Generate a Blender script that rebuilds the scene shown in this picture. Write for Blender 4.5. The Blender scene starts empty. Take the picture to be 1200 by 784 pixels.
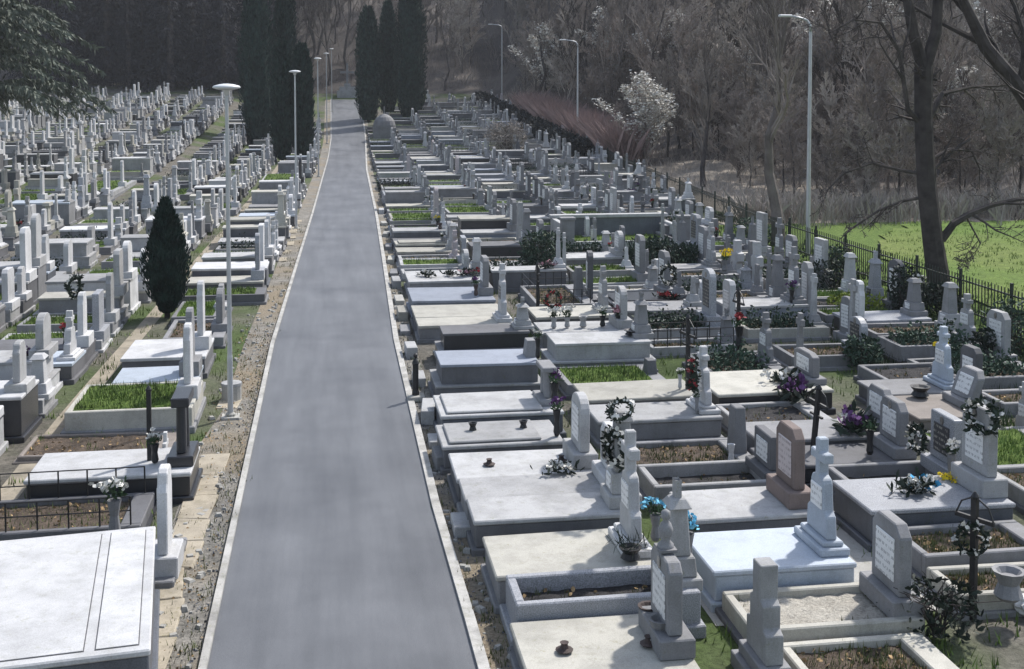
import bpy, bmesh, math, random
import numpy as np
from mathutils import Vector, Matrix
R = random.Random(7)
PI = math.pi
HAZE = .0003
sc = bpy.context.scene
COL = sc.collection
def sstep(a, b, x):
    t = min(1, max(0, (x - a) / (b - a))); return t * t * (3 - 2 * t)
def lerpt(tab, x):
    if x <= tab[0][0]: return tab[0][1]
    for (a, u), (b, v) in zip(tab, tab[1:]):
        if x <= b: return u + (v - u) * (x - a) / (b - a)
    return tab[-1][1]
def softp(x, k=6.0):
    return x if x > 40 else k * math.log1p(math.exp(x / k)) if x > -60 else 0

# ------------------------------------------------------------------ terrain
def terr(X, Y):
    road = .087 * softp(Y - 105, 4)
    wl = sstep(-4.5, -14, X); wr = sstep(5, 13, X)
    left = .07 * softp(Y - 74, 5)
    right = .048 * softp(Y - 64, 5)
    z = road * (1 - wl - wr) + left * wl + right * wr
    z += max(.30 * softp(Y - 158, 5), .29 * softp(Y - 76, 3) * sstep(19.6, 40, X)) + .02 * max(0, X - 40)
    return z
OFF = [(0, 0), (25, 0), (35, .28), (45, .45), (60, .85), (90, 1.5), (118, 1.9), (150, 2.1)]
LEFT_EDGE = [(-8, -1.37), (13, -1.37), (30, -1.36), (45, -1.06), (60, -.75), (90, -.22), (118, .35), (152, .45)]
RIGHT_EDGE = [(-8, 1.6), (13, 1.6), (18, 1.53), (30, 1.6), (45, 1.96), (60, 2.3), (90, 2.8), (118, 3.6), (152, 4.1)]
FENCE = [(8, 17.3), (46, 17.5), (52, 18), (62, 18.7), (80, 19.0), (146, 19.4)]

# ------------------------------------------------------------------ materials
MATS = {}
def nt(name):
    m = bpy.data.materials.new(name); m.use_nodes = True
    n = m.node_tree.nodes; l = m.node_tree.links
    b = n['Principled BSDF']
    return m, n, l, b
def noise(n, l, scale, detail=4, rough=.6, sc3=None, seed=0.0):
    g = n.new('ShaderNodeNewGeometry'); t = n.new('ShaderNodeTexNoise')
    t.inputs['Scale'].default_value = scale; t.inputs['Detail'].default_value = detail; t.inputs['Roughness'].default_value = rough
    mp = n.new('ShaderNodeMapping'); mp.inputs['Location'].default_value = (seed, seed * .7, seed * .3)
    if sc3: mp.inputs['Scale'].default_value = sc3
    l.new(g.outputs['Position'], mp.inputs['Vector']); l.new(mp.outputs[0], t.inputs['Vector'])
    return t.outputs['Fac']
def ramp(n, l, f, stops):
    r = n.new('ShaderNodeValToRGB'); e = r.color_ramp.elements
    while len(e) < len(stops): e.new(.5)
    for el, (p, c) in zip(e, stops):
        el.position = p; el.color = (*c, 1) if len(c) == 3 else c
    l.new(f, r.inputs[0]); return r.outputs[0]
def mixc(n, l, mode, f, a, b):
    m = n.new('ShaderNodeMix'); m.data_type = 'RGBA'; m.blend_type = mode
    for s, v in ((m.inputs[0], f), (m.inputs[6], a), (m.inputs[7], b)):
        if isinstance(v, (int, float)): s.default_value = v
        elif isinstance(v, tuple): s.default_value = (*v, 1)
        else: l.new(v, s)
    return m.outputs[2]
def bump(n, l, b, f, strength, dist=.02):
    u = n.new('ShaderNodeBump'); u.inputs['Strength'].default_value = strength; u.inputs['Distance'].default_value = dist
    l.new(f, u.inputs['Height']); l.new(u.outputs[0], b.inputs['Normal'])
def objvar(n, l, col, lo, hi):
    o = n.new('ShaderNodeObjectInfo'); mr = n.new('ShaderNodeMapRange')
    mr.inputs[3].default_value = lo; mr.inputs[4].default_value = hi
    l.new(o.outputs['Random'], mr.inputs[0])
    c = n.new('ShaderNodeCombineColor')
    for i in range(3): l.new(mr.outputs[0], c.inputs[i])
    return mixc(n, l, 'MULTIPLY', 1.0, col, c.outputs[0])
def stone(name, c, stain=.45, rough=.75, grain=.12, var=(.82, 1.1), spec=.35):
    m, n, l, b = nt(name)
    d = tuple(x * .38 for x in c)
    big = noise(n, l, 1.7, 6, .68); streak = noise(n, l, 5, 4, .65, (1, 1, .22), 3.1); fine = noise(n, l, 70, 3, .7, None, 9)
    k = ramp(n, l, big, [(.42, (0, 0, 0)), (.72, (stain, stain, stain))])
    col = mixc(n, l, 'MIX', k, c, d)
    k2 = ramp(n, l, streak, [(.52, (0, 0, 0)), (.75, (stain * .8,) * 3)])
    col = mixc(n, l, 'MIX', k2, col, tuple(x * .5 for x in c[:2]) + (c[2] * .42,))
    g = ramp(n, l, fine, [(.3, (1 - grain * 2,) * 3), (.7, (1 + grain * .6,) * 3)])
    col = mixc(n, l, 'MULTIPLY', 1.0, col, g)
    li = noise(n, l, 11, 5, .7, None, 21)
    col = mixc(n, l, 'MIX', ramp(n, l, li, [(.60, (0, 0, 0)), (.68, (min(.8, stain),) * 3)]), col, (c[0] * .5 + .02, c[1] * .5 + .02, c[2] * .38))
    col = objvar(n, l, col, *var)
    l.new(col, b.inputs['Base Color']); b.inputs['Roughness'].default_value = rough
    b.inputs['Specular IOR Level'].default_value = spec
    bump(n, l, b, fine, .25, .008)
    MATS[name] = m; return m
def simple(name, c, rough=.6, metal=0.0, var=(.85, 1.12), nscale=8, amp=.3):
    m, n, l, b = nt(name)
    f = noise(n, l, nscale, 4)
    k = ramp(n, l, f, [(.3, tuple(x * (1 - amp) for x in c)), (.7, tuple(min(1, x * (1 + amp)) for x in c))])
    k = objvar(n, l, k, *var)
    l.new(k, b.inputs['Base Color']); b.inputs['Roughness'].default_value = rough; b.inputs['Metallic'].default_value = metal
    if rough >= .6: b.inputs['Specular IOR Level'].default_value = .2
    MATS[name] = m; return m
stone('white', (.55, .55, .56), .45); stone('pale', (.385, .385, .39), .55, var=(.72, 1.15)); stone('cream', (.43, .415, .37), .5, var=(.75, 1.12))
stone('grey', (.235, .235, .245), .5); stone('palegran', (.37, .38, .41), .3, .5, .3); stone('dark', (.13, .13, .14), .5)
stone('black', (.035, .036, .042), .3, .28, .2, (.8, 1.2), .5); stone('slate', (.13, .14, .165), .6, .45, .2)
stone('blue', (.25, .275, .33), .35, .6); stone('skyblue', (.43, .48, .55), .3, .6); stone('brown', (.23, .20, .18), .5)
stone('brick', (.22, .17, .155), .4); stone('pinkish', (.46, .41, .42), .35); stone('concrete', (.42, .41, .385), .5, .9)
stone('kerbstone', (.43, .42, .40), .85, .9); stone('tan', (.37, .325, .255), .75, .9)
simple('iron', (.02, .02, .022), .5, .3); simple('lamp_metal', (.40, .41, .43), .45, .5, (.95, 1.05), 3, .08)
simple('lamp_white', (.55, .56, .57), .4, 0, (.95, 1.05), 3, .05); simple('dark_metal', (.05, .05, .055), .5, .5)
simple('leaf', (.035, .065, .03), .6, 0, (.6, 1.4), 14, .5); simple('dark_leaf', (.016, .026, .018), .6, 0, (.7, 1.3), 14, .5)
simple('petal_white', (.58, .57, .54), .6); simple('petal_red', (.24, .025, .03), .6); simple('petal_yellow', (.72, .55, .03), .6)
simple('petal_blue', (.16, .45, .62), .6); simple('petal_pink', (.42, .22, .25), .6); simple('petal_purple', (.10, .04, .13), .6)
simple('ribbon_blue', (.04, .33, .60), .5); simple('pot_clay', (.06, .045, .042), .7); simple('plastic_wrap', (.6, .6, .6), .25)
simple('grass_bed', (.115, .175, .04), .7, 0, (.7, 1.25), 2.5, .65); simple('rank', (.05, .085, .028), .7, 0, (.7, 1.3), 1.2, .5); simple('lawn_blade', (.11, .165, .035), .8, 0, (.9, 1.1), .8, .35); simple('weed', (.085, .10, .035), .7, 0, (.7, 1.3), 7, .5)
simple('dry_leaf', (.28, .19, .10), .8, 0, (.8, 1.2), 20, .6); simple('cypress', (.017, .034, .028), .75, 0, (.85, 1.15), 2.8, .75)
simple('spruce', (.085, .098, .078), .7, 0, (.85, 1.15), 1.2, .55); simple('conifer_dark', (.036, .035, .042), .8, 0, (.7, 1.2), .4, .4)
simple('bark', (.058, .05, .048), .9, 0, (.75, 1.25), 3, .45); simple('bark_grey', (.105, .09, .082), .9, 0, (.55, 1.35), 2, .4)
simple('twig', (.18, .155, .14), .9, 0, (.55, 1.5), .8, .4); simple('twig_pale', (.33, .295, .265), .9, 0, (.7, 1.2), .8, .3)
simple('twig_red', (.25, .18, .17), .9, 0, (.8, 1.2), 1, .3); simple('blossom', (.62, .60, .56), .7); simple('shrub_leaf', (.035, .06, .04), .7, 0, (.6, 1.3), 5, .5)
simple('yellow_shrub', (.16, .20, .03), .7, 0, (.8, 1.2), 5, .4)
simple('dark_hedge', (.018, .022, .024), .8, 0, (.7, 1.3), 2, .5)
def soilmat(name, a, b2, scale, rough=.95, c3=None, extra=None):
    m, n, l, b = nt(name)
    f = noise(n, l, scale, 8, .72); g = noise(n, l, scale * 9, 5, .75, None, 4.2); h = noise(n, l, scale * .12, 4, .6, None, 7)
    col = ramp(n, l, f, [(.33, a), (.68, b2)])
    col = mixc(n, l, 'MULTIPLY', 1.0, col, ramp(n, l, g, [(.3, (.5, .5, .5)), (.72, (1.25, 1.25, 1.25))]))
    if c3: col = mixc(n, l, 'MIX', ramp(n, l, h, [(.45, (0, 0, 0)), (.6, (1, 1, 1))]), col, mixc(n, l, 'MULTIPLY', 1.0, c3, ramp(n, l, g, [(.3, (.5, .5, .5)), (.72, (1.3, 1.3, 1.3))])))
    l.new(col, b.inputs['Base Color']); b.inputs['Roughness'].default_value = rough; b.inputs['Specular IOR Level'].default_value = .15
    bump(n, l, b, g, .8, .05)
    MATS[name] = m; return m
soilmat('ground', (.075, .07, .06), (.20, .185, .16), 1.3, .95, (.07, .10, .035))
soilmat('soil', (.055, .045, .038), (.17, .13, .10), 3.0)
soilmat('black_soil', (.03, .03, .032), (.085, .08, .08), 4.0)
soilmat('sand', (.40, .37, .32), (.55, .52, .46), 3.0)
soilmat('litter', (.03, .027, .026), (.085, .075, .07), .35, .95, (.12, .105, .095))
soilmat('bank', (.20, .17, .145), (.42, .37, .315), .8, .95, (.30, .265, .225))
soilmat('lawn', (.07, .125, .018), (.115, .18, .03), .5, .9, (.13, .165, .04))
soilmat('grass_soil', (.07, .12, .025), (.14, .20, .045), 4.0)
soilmat('verge', (.13, .125, .112), (.34, .32, .29), 2.2, .95, (.25, .21, .155))
# asphalt: fine aggregate, faint lengthwise paving streaks and blotches
m, n, l, b = nt('asphalt')
s = noise(n, l, 2.2, 5, .6, (1, .07, 1)); bl = noise(n, l, .45, 5, .6, None, 2); fi = noise(n, l, 90, 2, .7, None, 5)
c = ramp(n, l, s, [(.3, (.070, .075, .086)), (.7, (.116, .122, .135))])
c = mixc(n, l, 'MULTIPLY', 1.0, c, ramp(n, l, bl, [(.3, (.66, .66, .67)), (.7, (1.22, 1.22, 1.21))]))
c = mixc(n, l, 'MULTIPLY', 1.0, c, ramp(n, l, fi, [(.3, (.72, .72, .72)), (.7, (1.2, 1.2, 1.2))]))
l.new(c, b.inputs['Base Color']); b.inputs['Specular IOR Level'].default_value = .5
rr = ramp(n, l, bl, [(.3, (.5, .5, .5)), (.7, (.62, .62, .62))]); l.new(rr, b.inputs['Roughness'])
bump(n, l, b, fi, .5, .006); MATS['asphalt'] = m
# inscription plaques: rows of small illegible engraved marks
def plaque(name, c, ink):
    m, n, l, b = nt(name)
    g = n.new('ShaderNodeTexCoord'); sx = n.new('ShaderNodeSeparateXYZ'); l.new(g.outputs['Object'], sx.inputs[0])
    def mth(op, a, bb):
        q = n.new('ShaderNodeMath'); q.operation = op
        for i, v in enumerate((a, bb)):
            if isinstance(v, (int, float)): q.inputs[i].default_value = v
            else: l.new(v, q.inputs[i])
        return q.outputs[0]
    rows = mth('GREATER_THAN', mth('SINE', mth('MULTIPLY', sx.outputs[2], 70), 0), .25)
    f = noise(n, l, 34, 1, .5, (1, 1, .35)); k = mth('MULTIPLY', rows, mth('GREATER_THAN', f, .5))
    big = noise(n, l, 6, 4); base = mixc(n, l, 'MIX', ramp(n, l, big, [(.4, (0, 0, 0)), (.8, (.5, .5, .5))]), c, tuple(x * .7 for x in c))
    l.new(mixc(n, l, 'MIX', mth('MULTIPLY', k, .75), base, ink), b.inputs['Base Color']); b.inputs['Roughness'].default_value = .4
    MATS[name] = m
simple('portrait', (.16, .145, .13), .3, 0, (.5, 1.6), 30, .5); plaque('plaque_white', (.68, .68, .68), (.25, .25, .26)); plaque('plaque_black', (.03, .03, .035), (.35, .33, .28)); plaque('plaque_pink', (.50, .44, .44), (.22, .18, .18))

# ------------------------------------------------------------------ mesh helpers
def box(x0, x1, y0, y1, z0, z1):
    v = [(x0, y0, z0), (x1, y0, z0), (x1, y1, z0), (x0, y1, z0), (x0, y0, z1), (x1, y0, z1), (x1, y1, z1), (x0, y1, z1)]
    return v, [(3, 2, 1, 0), (4, 5, 6, 7), (0, 1, 5, 4), (1, 2, 6, 5), (2, 3, 7, 6), (3, 0, 4, 7)]
def frust(x0, x1, y0, y1, z0, z1, tx, ty):
    v, f = box(x0, x1, y0, y1, z0, z1)
    v = v[:4] + [(x0 + tx, y0 + ty, z1), (x1 - tx, y0 + ty, z1), (x1 - tx, y1 - ty, z1), (x0 + tx, y1 - ty, z1)]
    return v, f
def prism(prof, x0, x1):            # (y, z) outline extruded in x
    k = len(prof)
    v = [(x0, y, z) for y, z in prof] + [(x1, y, z) for y, z in prof]
    f = [tuple(range(k - 1, -1, -1)), tuple(range(k, 2 * k))] + [(i, (i + 1) % k, k + (i + 1) % k, k + i) for i in range(k)]
    return v, f
def join(*ms):
    V = []; F = []
    for v, f in ms:
        o = len(V); V += v; F += [tuple(i + o for i in q) for q in f]
    return V, F
def lathe(prof, seg=10, cx=0, cy=0, cz=0):
    V = []; F = []
    for r, z in prof:
        for i in range(seg):
            a = 2 * PI * i / seg; V.append((cx + r * math.cos(a), cy + r * math.sin(a), cz + z))
    for j in range(len(prof) - 1):
        for i in range(seg):
            a = j * seg + i; b2 = j * seg + (i + 1) % seg; F.append((a, b2, b2 + seg, a + seg))
    F.append(tuple(range(seg - 1, -1, -1))); F.append(tuple(range((len(prof) - 1) * seg, len(prof) * seg)))
    return V, F
def tube(p, r, seg=6):
    V = []; F = []
    p = [Vector(q) for q in p]
    if not isinstance(r, (list, tuple)): r = [r] * len(p)
    for i, q in enumerate(p):
        d = (p[min(i + 1, len(p) - 1)] - p[max(i - 1, 0)]).normalized()
        u = d.cross(Vector((.31, .2, .93) if abs(d.z) < .9 else (1, .1, 0))).normalized(); w = d.cross(u)
        for k in range(seg):
            a = 2 * PI * k / seg; V.append(tuple(q + (u * math.cos(a) + w * math.sin(a)) * r[i]))
    for i in range(len(p) - 1):
        for k in range(seg):
            a = i * seg + k; b2 = i * seg + (k + 1) % seg; F.append((a, b2, b2 + seg, a + seg))
    F.append(tuple(range(seg - 1, -1, -1))); F.append(tuple(range((len(p) - 1) * seg, len(p) * seg)))
    return V, F
def cards(rng, cen, n, L, W, up=.3, jit=None):   # small leaf quads around given centres
    V = []; F = []
    for i in range(n):
        c = cen(rng)
        a = rng.uniform(0, 2 * PI); e = rng.gauss(up, .5)
        d = Vector((math.cos(a) * math.cos(e), math.sin(a) * math.cos(e), math.sin(e)))
        s = d.cross(Vector((rng.gauss(0, 1), rng.gauss(0, 1), rng.gauss(0, 1)))).normalized()
        q = rng.uniform(.6, 1.3); d = d * L * q; s = s * W * q * .5; c = Vector(c); o = len(V)
        V += [tuple(c - s * .4), tuple(c + s * .4), tuple(c + d * .6 + s), tuple(c + d), tuple(c + d * .6 - s)]
        F.append((o, o + 1, o + 2, o + 3, o + 4))
    return V, F
def blades(rng, pts, h, w):
    V = []; F = []
    for x, y, z in pts:
        a = rng.uniform(0, 2 * PI); t = rng.uniform(.1, .7); hh = h * rng.uniform(.4, 1.3); o = len(V)
        dx, dy = math.cos(a), math.sin(a)
        V += [(x - dy * w, y + dx * w, z), (x + dy * w, y - dx * w, z), (x + dx * hh * t, y + dy * hh * t, z + hh)]
        F.append((o, o + 1, o + 2))
    return V, F
def mk(name, vf, mat, parent=None, bev=0, smooth=False):
    me = bpy.data.meshes.new(name); me.from_pydata(vf[0], [], vf[1])
    mats = mat if isinstance(mat, list) else [mat]
    for q in mats: me.materials.append(MATS[q])
    if bev:
        bm = bmesh.new(); bm.from_mesh(me)
        es = [e for e in bm.edges if len(e.link_faces) == 2 and e.calc_face_angle(0) > .6]
        bmesh.ops.bevel(bm, geom=es, offset=bev, segments=1, affect='EDGES', clamp_overlap=True)
        bm.to_mesh(me); bm.free()
    if smooth:
        for p in me.polygons: p.use_smooth = True
    o = bpy.data.objects.new(name, me); COL.objects.link(o)
    if parent: o.parent = parent
    return o
def tag(o, label, cat, group=None, kind=None):
    if label: o['label'] = label
    if cat: o['category'] = cat
    if group: o['group'] = group
    if kind: o['kind'] = kind
    return o
def empty(name, loc, rz=0, label=None, cat=None, group=None):
    o = bpy.data.objects.new(name, None); COL.objects.link(o); o.location = loc; o.rotation_euler = (0, 0, rz)
    o.empty_display_size = .2
    return tag(o, label, cat, group)
def dup(root, loc, rz=0, scale=1.0, label=None, group=None):
    r = root.copy(); COL.objects.link(r); r.location = loc; r.rotation_euler = (0, 0, rz)
    r.scale = scale if isinstance(scale, tuple) else (scale,) * 3
    if label: r['label'] = label
    if group: r['group'] = group
    for ch in list(root.children):
        c = ch.copy(); COL.objects.link(c); c.parent = r
        for g in list(ch.children):
            d = g.copy(); COL.objects.link(d); d.parent = c
    return r
def strip(name, left, right, ys, dz, mat, kind='structure', thick=0):
    V = []; F = []
    for y in ys:
        a, b2 = left(y), right(y)
        z = terr((a + b2) / 2, y) + dz
        V += [(a, y, z), (b2, y, z)] + ([(a, y, z - thick), (b2, y, z - thick)] if thick else [])
    s = 4 if thick else 2
    for i in range(len(ys) - 1):
        q = i * s; F.append((q, q + 1, q + s + 1, q + s))
        if thick: F += [(q, q + s, q + s + 2, q + 2), (q + 1, q + 3, q + s + 3, q + s + 1)]
    if thick: F += [(0, 2, 3, 1), (len(V) - 4, len(V) - 3, len(V) - 1, len(V) - 2)]
    o = mk(name, (V, F), mat); o['kind'] = kind
    return o

# ------------------------------------------------------------------ setting
def ground():
    xs = list(np.arange(-110, -45, 5)) + list(np.arange(-45, 60, 1.5)) + list(np.arange(60, 231, 6))
    ys = list(np.arange(-30, 0, 5)) + list(np.arange(0, 170, 1.5)) + list(np.arange(170, 350, 6))
    V = []; F = []; nx = len(xs)
    for y in ys:
        for x in xs: V.append((x, y, terr(x, y) + (.25 * math.sin(x * .9 + y * .4) * math.sin(y * .7) if (x > lerpt(FENCE, y) + 4 and y > 58) or y > 165 else 0)))
    idx = []
    for j in range(len(ys) - 1):
        for i in range(nx - 1):
            F.append((j * nx + i, j * nx + i + 1, (j + 1) * nx + i + 1, (j + 1) * nx + i))
            cx = (xs[i] + xs[i + 1]) / 2; cy = (ys[j] + ys[j + 1]) / 2
            idx.append(3 if cx > 17 and cx < 30 and cy < 52.5 else (2 if cx > 0 and cy < 82 + 3 * math.sin(cx * .5) - max(0, cx - 25) * 3.2 else 1) if cx > lerpt(FENCE, cy) + .6 or cy > 156 or cx < -60 else 0)
    o = mk('ground', (V, F), ['ground', 'litter', 'bank', 'grass_soil']); o['kind'] = 'structure'
    o.data.polygons.foreach_set('material_index', idx)
    for p in o.data.polygons: p.use_smooth = True
ground()
YS = [-8 + i * 2 for i in range(81)]
le = lambda y: lerpt(LEFT_EDGE, y); re = lambda y: lerpt(RIGHT_EDGE, y)
strip('road', le, re, YS, .02, 'asphalt')
strip('kerb', lambda y: le(y) - .09, le, YS, .07, 'kerbstone', thick=.12)
o = strip('kerb', re, lambda y: re(y) + .13, YS, .06, 'kerbstone', thick=.12)
strip('verge', lambda y: le(y) - (.95 if y < 24 else .75), lambda y: le(y) - .11, YS, .008, 'verge')
strip('verge', lambda y: re(y) + .13, lambda y: re(y) + .5, YS, .012, 'verge')
# jagged lawn sheet
V = [(0, 0, 0)]; F = []
out = []
for i in range(60):
    t = i / 60
    per = [(18.6, 22), (60, 22), (62, 52), (44, 53), (32, 51.5), (27, 51.5), (24, 48.5), (20.6, 42), (18.9, 36)]
    k = t * len(per); a = per[int(k)]; b2 = per[(int(k) + 1) % len(per)]; f = k - int(k)
    x, y = a[0] + (b2[0] - a[0]) * f, a[1] + (b2[1] - a[1]) * f
    out.append((x + R.uniform(-.25, .25), y + R.uniform(-.8, .8)))
lv = [(x, y) for x, y in out]
gx = np.arange(18.5, 62, 1.5); gy = np.arange(21, 54, 1.5)
from mathutils.geometry import delaunay_2d_cdt
inside = []
def pin(x, y):
    c = False; j = len(lv) - 1
    for i in range(len(lv)):
        xi, yi = lv[i]; xj, yj = lv[j]
        if (yi > y) != (yj > y) and x < (xj - xi) * (y - yi) / (yj - yi) + xi: c = not c
        j = i
    return c
pts = [Vector(p) for p in lv] + [Vector((x + R.uniform(-.2, .2), y + R.uniform(-.2, .2))) for x in gx for y in gy if pin(x, y)]
vv, ee, ff, _, _, _ = delaunay_2d_cdt(pts, [], [list(range(len(lv)))], 1, 1e-5)
o = mk('lawn', ([(p.x, p.y, terr(p.x, p.y) + .06) for p in vv], [tuple(f) for f in ff]), 'lawn'); o['kind'] = 'structure'
# concrete path patches between graves
o = mk('path', ([(4.55, 13.45, .012), (7.6, 13.45, .012), (7.35, 16.6, .012), (6.9, 16.6, .012), (4.55, 15.3, .012)], [(0, 1, 2, 3, 4)]), 'concrete'); o['kind'] = 'structure'
V = []; F = []
y = 8.0
while y < 60:                        # tan slabs along the left verge
    L = R.uniform(.8, 1.3); w = R.uniform(.42, .5); x = le(y) - .68 + R.uniform(-.03, .03); z = .02 + R.uniform(0, .03)
    if y < 20.5 or R.random() < .22:
        v, f = box(-w / 2, w / 2, 0, L - .05, -.05, z); an = R.gauss(0, .05); v = [(x + p * math.cos(an) - q * math.sin(an) + R.gauss(0, .02), y + q * math.cos(an) + p * math.sin(an) + R.gauss(0, .03), r3 + R.gauss(0, .008)) for p, q, r3 in v]; o_ = len(V); V += v; F += [tuple(i + o_ for i in q) for q in f]
    y += L
o = mk('footpath', (V, F), 'tan', bev=.01); o['kind'] = 'structure'
strip('alley', lambda y: -5.25 + lerpt(OFF, y) * .8, lambda y: -4.85 + lerpt(OFF, y) * .8, YS[8:60], .006, 'tan')

# ------------------------------------------------------------------ graves
COLW = dict(white='white', pale='pale', cream='cream', grey='grey', palegran='granite', dark='dark', black='black', slate='slate',
            blue='blue-grey', skyblue='sky-blue', brown='brownish', brick='brick-backed', pinkish='pinkish')
KINDW = dict(slab='slab tomb', lid='lidded tomb', tier='two-tier tomb', bed='soil bed', sand='sandy bed', weeds='weedy bed', grass='grassy bed',
             railed='railed plot', soil='bare plot', panel='panelled tomb', hedge='shrub bed', high='high tomb')
HSW = dict(tablet='tablet', pillar='pillar', cross_pillar='cross pillar', column='column', arch='arched stone', twin='twin columns', stub='stub stone',
           stele='stele', wide='wide stone', desk='sloped stone', cross='stone cross', thin_cross='slim cross', obelisk='obelisk')
def crossvf(cx, cy, z, h, t=.07):
    w = h * .33; a = t * .8
    p = [(-a, 0), (a, 0), (a, h * .5), (w, h * .5), (w, h * .5 + 2 * a), (a, h * .5 + 2 * a), (a, h), (-a, h), (-a, h * .5 + 2 * a), (-w, h * .5 + 2 * a), (-w, h * .5), (-a, h * .5)]
    return prism([(cy + y, z + q) for y, q in p], cx - t / 2, cx + t / 2)
def headstone(kind, H, W, rng, near):
    """local: stands at x=0, faces -x; returns [(part, mat or None, (V,F))], part[0] is the stone"""
    P = []; w = W; t = .15
    if kind in ('tablet', 'stele', 'arch', 'desk', 'wide'):
        w = {'stele': .5, 'wide': .95}.get(kind, min(.72, W * .8)); bh = min(.3, H * .22); t = .16 if kind != 'stele' else .13
        base = box(-.2, .2, -w / 2 - .09, w / 2 + .09, 0, bh)
        if kind == 'arch':
            r = w / 2; pr = [(-r, bh), (r, bh)] + [(r * math.cos(a), H - r * .7 + r * .7 * math.sin(a)) for a in [PI * i / 10 for i in range(11)]]
        elif kind == 'stele':
            pr = [(-w / 2, bh), (w / 2, bh), (w / 2, H * .8), (w * .4, H * .87), (w * .36, H * .96), (w * .2, H), (-w * .2, H), (-w * .36, H * .96), (-w * .4, H * .87), (-w / 2, H * .8)]
        elif kind == 'wide':
            pr = [(-w / 2, bh), (w / 2, bh), (w / 2, H * .9), (w * .3, H), (-w * .3, H), (-w / 2, H * .9)]
        else:
            c = rng.choice([.02, .1, .14]); pr = [(-w / 2, bh), (w / 2, bh), (w / 2, H - c), (w / 2 - c, H), (-w / 2 + c, H), (-w / 2, H - c)]
        st = prism(pr, -t / 2, t / 2)
        if kind == 'desk':
            st = ([(x + (z - bh) * .35, y, z) for x, y, z in st[0]], st[1])
        P.append(('headstone', None, st)); P.append(('base', 'B', base))
        ph = (H - bh) * .62; pw = w * .66; z0 = bh + (H - bh) * .16
        pl = box(-t / 2 - .014, -t / 2 + .004, -pw / 2, pw / 2, z0, z0 + ph)
        if kind == 'desk': pl = ([(x + (z - bh) * .35, y, z) for x, y, z in pl[0]], pl[1])
        P.append(('plaque', 'P', pl))
        if near and kind != 'desk' and rng.random() < .55:
            zc = z0 + ph + .1 if kind != 'desk' else 0
            P.append(('portrait', 'portrait', prism([(.055 * math.cos(2 * PI * i / 12), min(zc, H - .1) + .075 * math.sin(2 * PI * i / 12)) for i in range(12)], -t / 2 - .018, -t / 2 + .004)))
    elif kind == 'cross_pillar':
        bh = H * .12; w = min(.66, W * .72); c = H * rng.uniform(.28, .36); s = H - c; a = .045 + .02 * rng.random(); aw = c * .46
        pr = [(-w / 2, bh), (w / 2, bh), (w * .46, bh + s * .3), (w * .34, bh + s * .36), (w * .29, s * .9), (w * .24, s * .96), (a, s), (a, s + c * .38), (aw, s + c * .36), (aw, s + c * .64), (a, s + c * .62), (a, H),
              (-a, H), (-a, s + c * .62), (-aw, s + c * .64), (-aw, s + c * .36), (-a, s + c * .38), (-a, s), (-w * .24, s * .96), (-w * .29, s * .9), (-w * .34, bh + s * .36), (-w * .46, bh + s * .3)]
        P.append(('headstone', None, prism(pr, -.07, .07)))
        P.append(('base', 'B', join(box(-.2, .2, -w / 2 - .12, w / 2 + .12, 0, bh * .6), box(-.14, .14, -w / 2 - .05, w / 2 + .05, bh * .6, bh))))
        P.append(('plaque', 'P', box(-.085, -.06, -w * .26, w * .26, bh + s * .36, bh + s * .68)))
    elif kind in ('pillar', 'column', 'obelisk'):
        cr = 0 if kind == 'column' else (H * .24 if kind == 'cross_pillar' else H * .15); s = H - cr; w = .42 if kind != 'column' else .36
        b1 = box(-.24, .24, -.3, .3, 0, s * .14); b2 = frust(-.19, .19, -.24, .24, s * .14, s * .36, .02, .03)
        sh = frust(-.13, .13, -.17, .17, s * .36, s * .9, .03, .05); cap = frust(-.15, .15, -.19, .19, s * .9, s, .06, .1) if kind != 'obelisk' else frust(-.1, .1, -.12, .12, s * .9, s, .09, .11)
        P.append(('headstone', None, join(sh, cap))); P.append(('base', 'B', join(b1, b2)))
        if cr: P.append(('cross', None, crossvf(0, 0, s - .01, cr, .08)))
        P.append(('plaque', 'P', box(-.195, -.165, -.12, .12, s * .17, s * .33)))
    elif kind == 'twin':
        b1 = box(-.2, .2, -.42, .42, 0, H * .16)
        c = join(lathe([(.085, H * .16), (.075, H * .86)], 10, 0, -.2), lathe([(.085, H * .16), (.075, H * .86)], 10, 0, .2)); li = box(-.14, .14, -.36, .36, H * .86, H)
        P += [('headstone', None, join(c, li, box(-.05, .05, -.12, .12, H * .16, H * .8))), ('base', 'B', b1)]
    elif kind == 'thin_cross':
        P.append(('headstone', None, join(frust(-.07, .07, -.09, .09, .12, H * .68, .015, .02), crossvf(0, 0, H * .66, H * .34, .09))))
        P.append(('base', 'B', join(box(-.2, .2, -.26, .26, 0, .12), frust(-.15, .15, -.2, .2, .12, .3, .05, .07))))
    elif kind == 'stub':
        P.append(('headstone', None, frust(-.12, .12, -.2, .2, 0, H, .03, .05)))
    elif kind == 'cross':
        a = .11; aw = .3
        pr = [(-.26, 0), (.26, 0), (.26, H * .28), (a + .06, H * .36), (a + .06, H * .5), (aw, H * .55), (aw, H * .72), (a, H * .75), (a, H), (-a, H), (-a, H * .75), (-aw, H * .72), (-aw, H * .55), (-a - .06, H * .5), (-a - .06, H * .36), (-.26, H * .28)]
        P.append(('headstone', None, prism(pr, -.11, .11)))
        P.append(('plaque', 'P', box(-.125, -.1, -.16, .16, H * .08, H * .26)))
    return P
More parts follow.
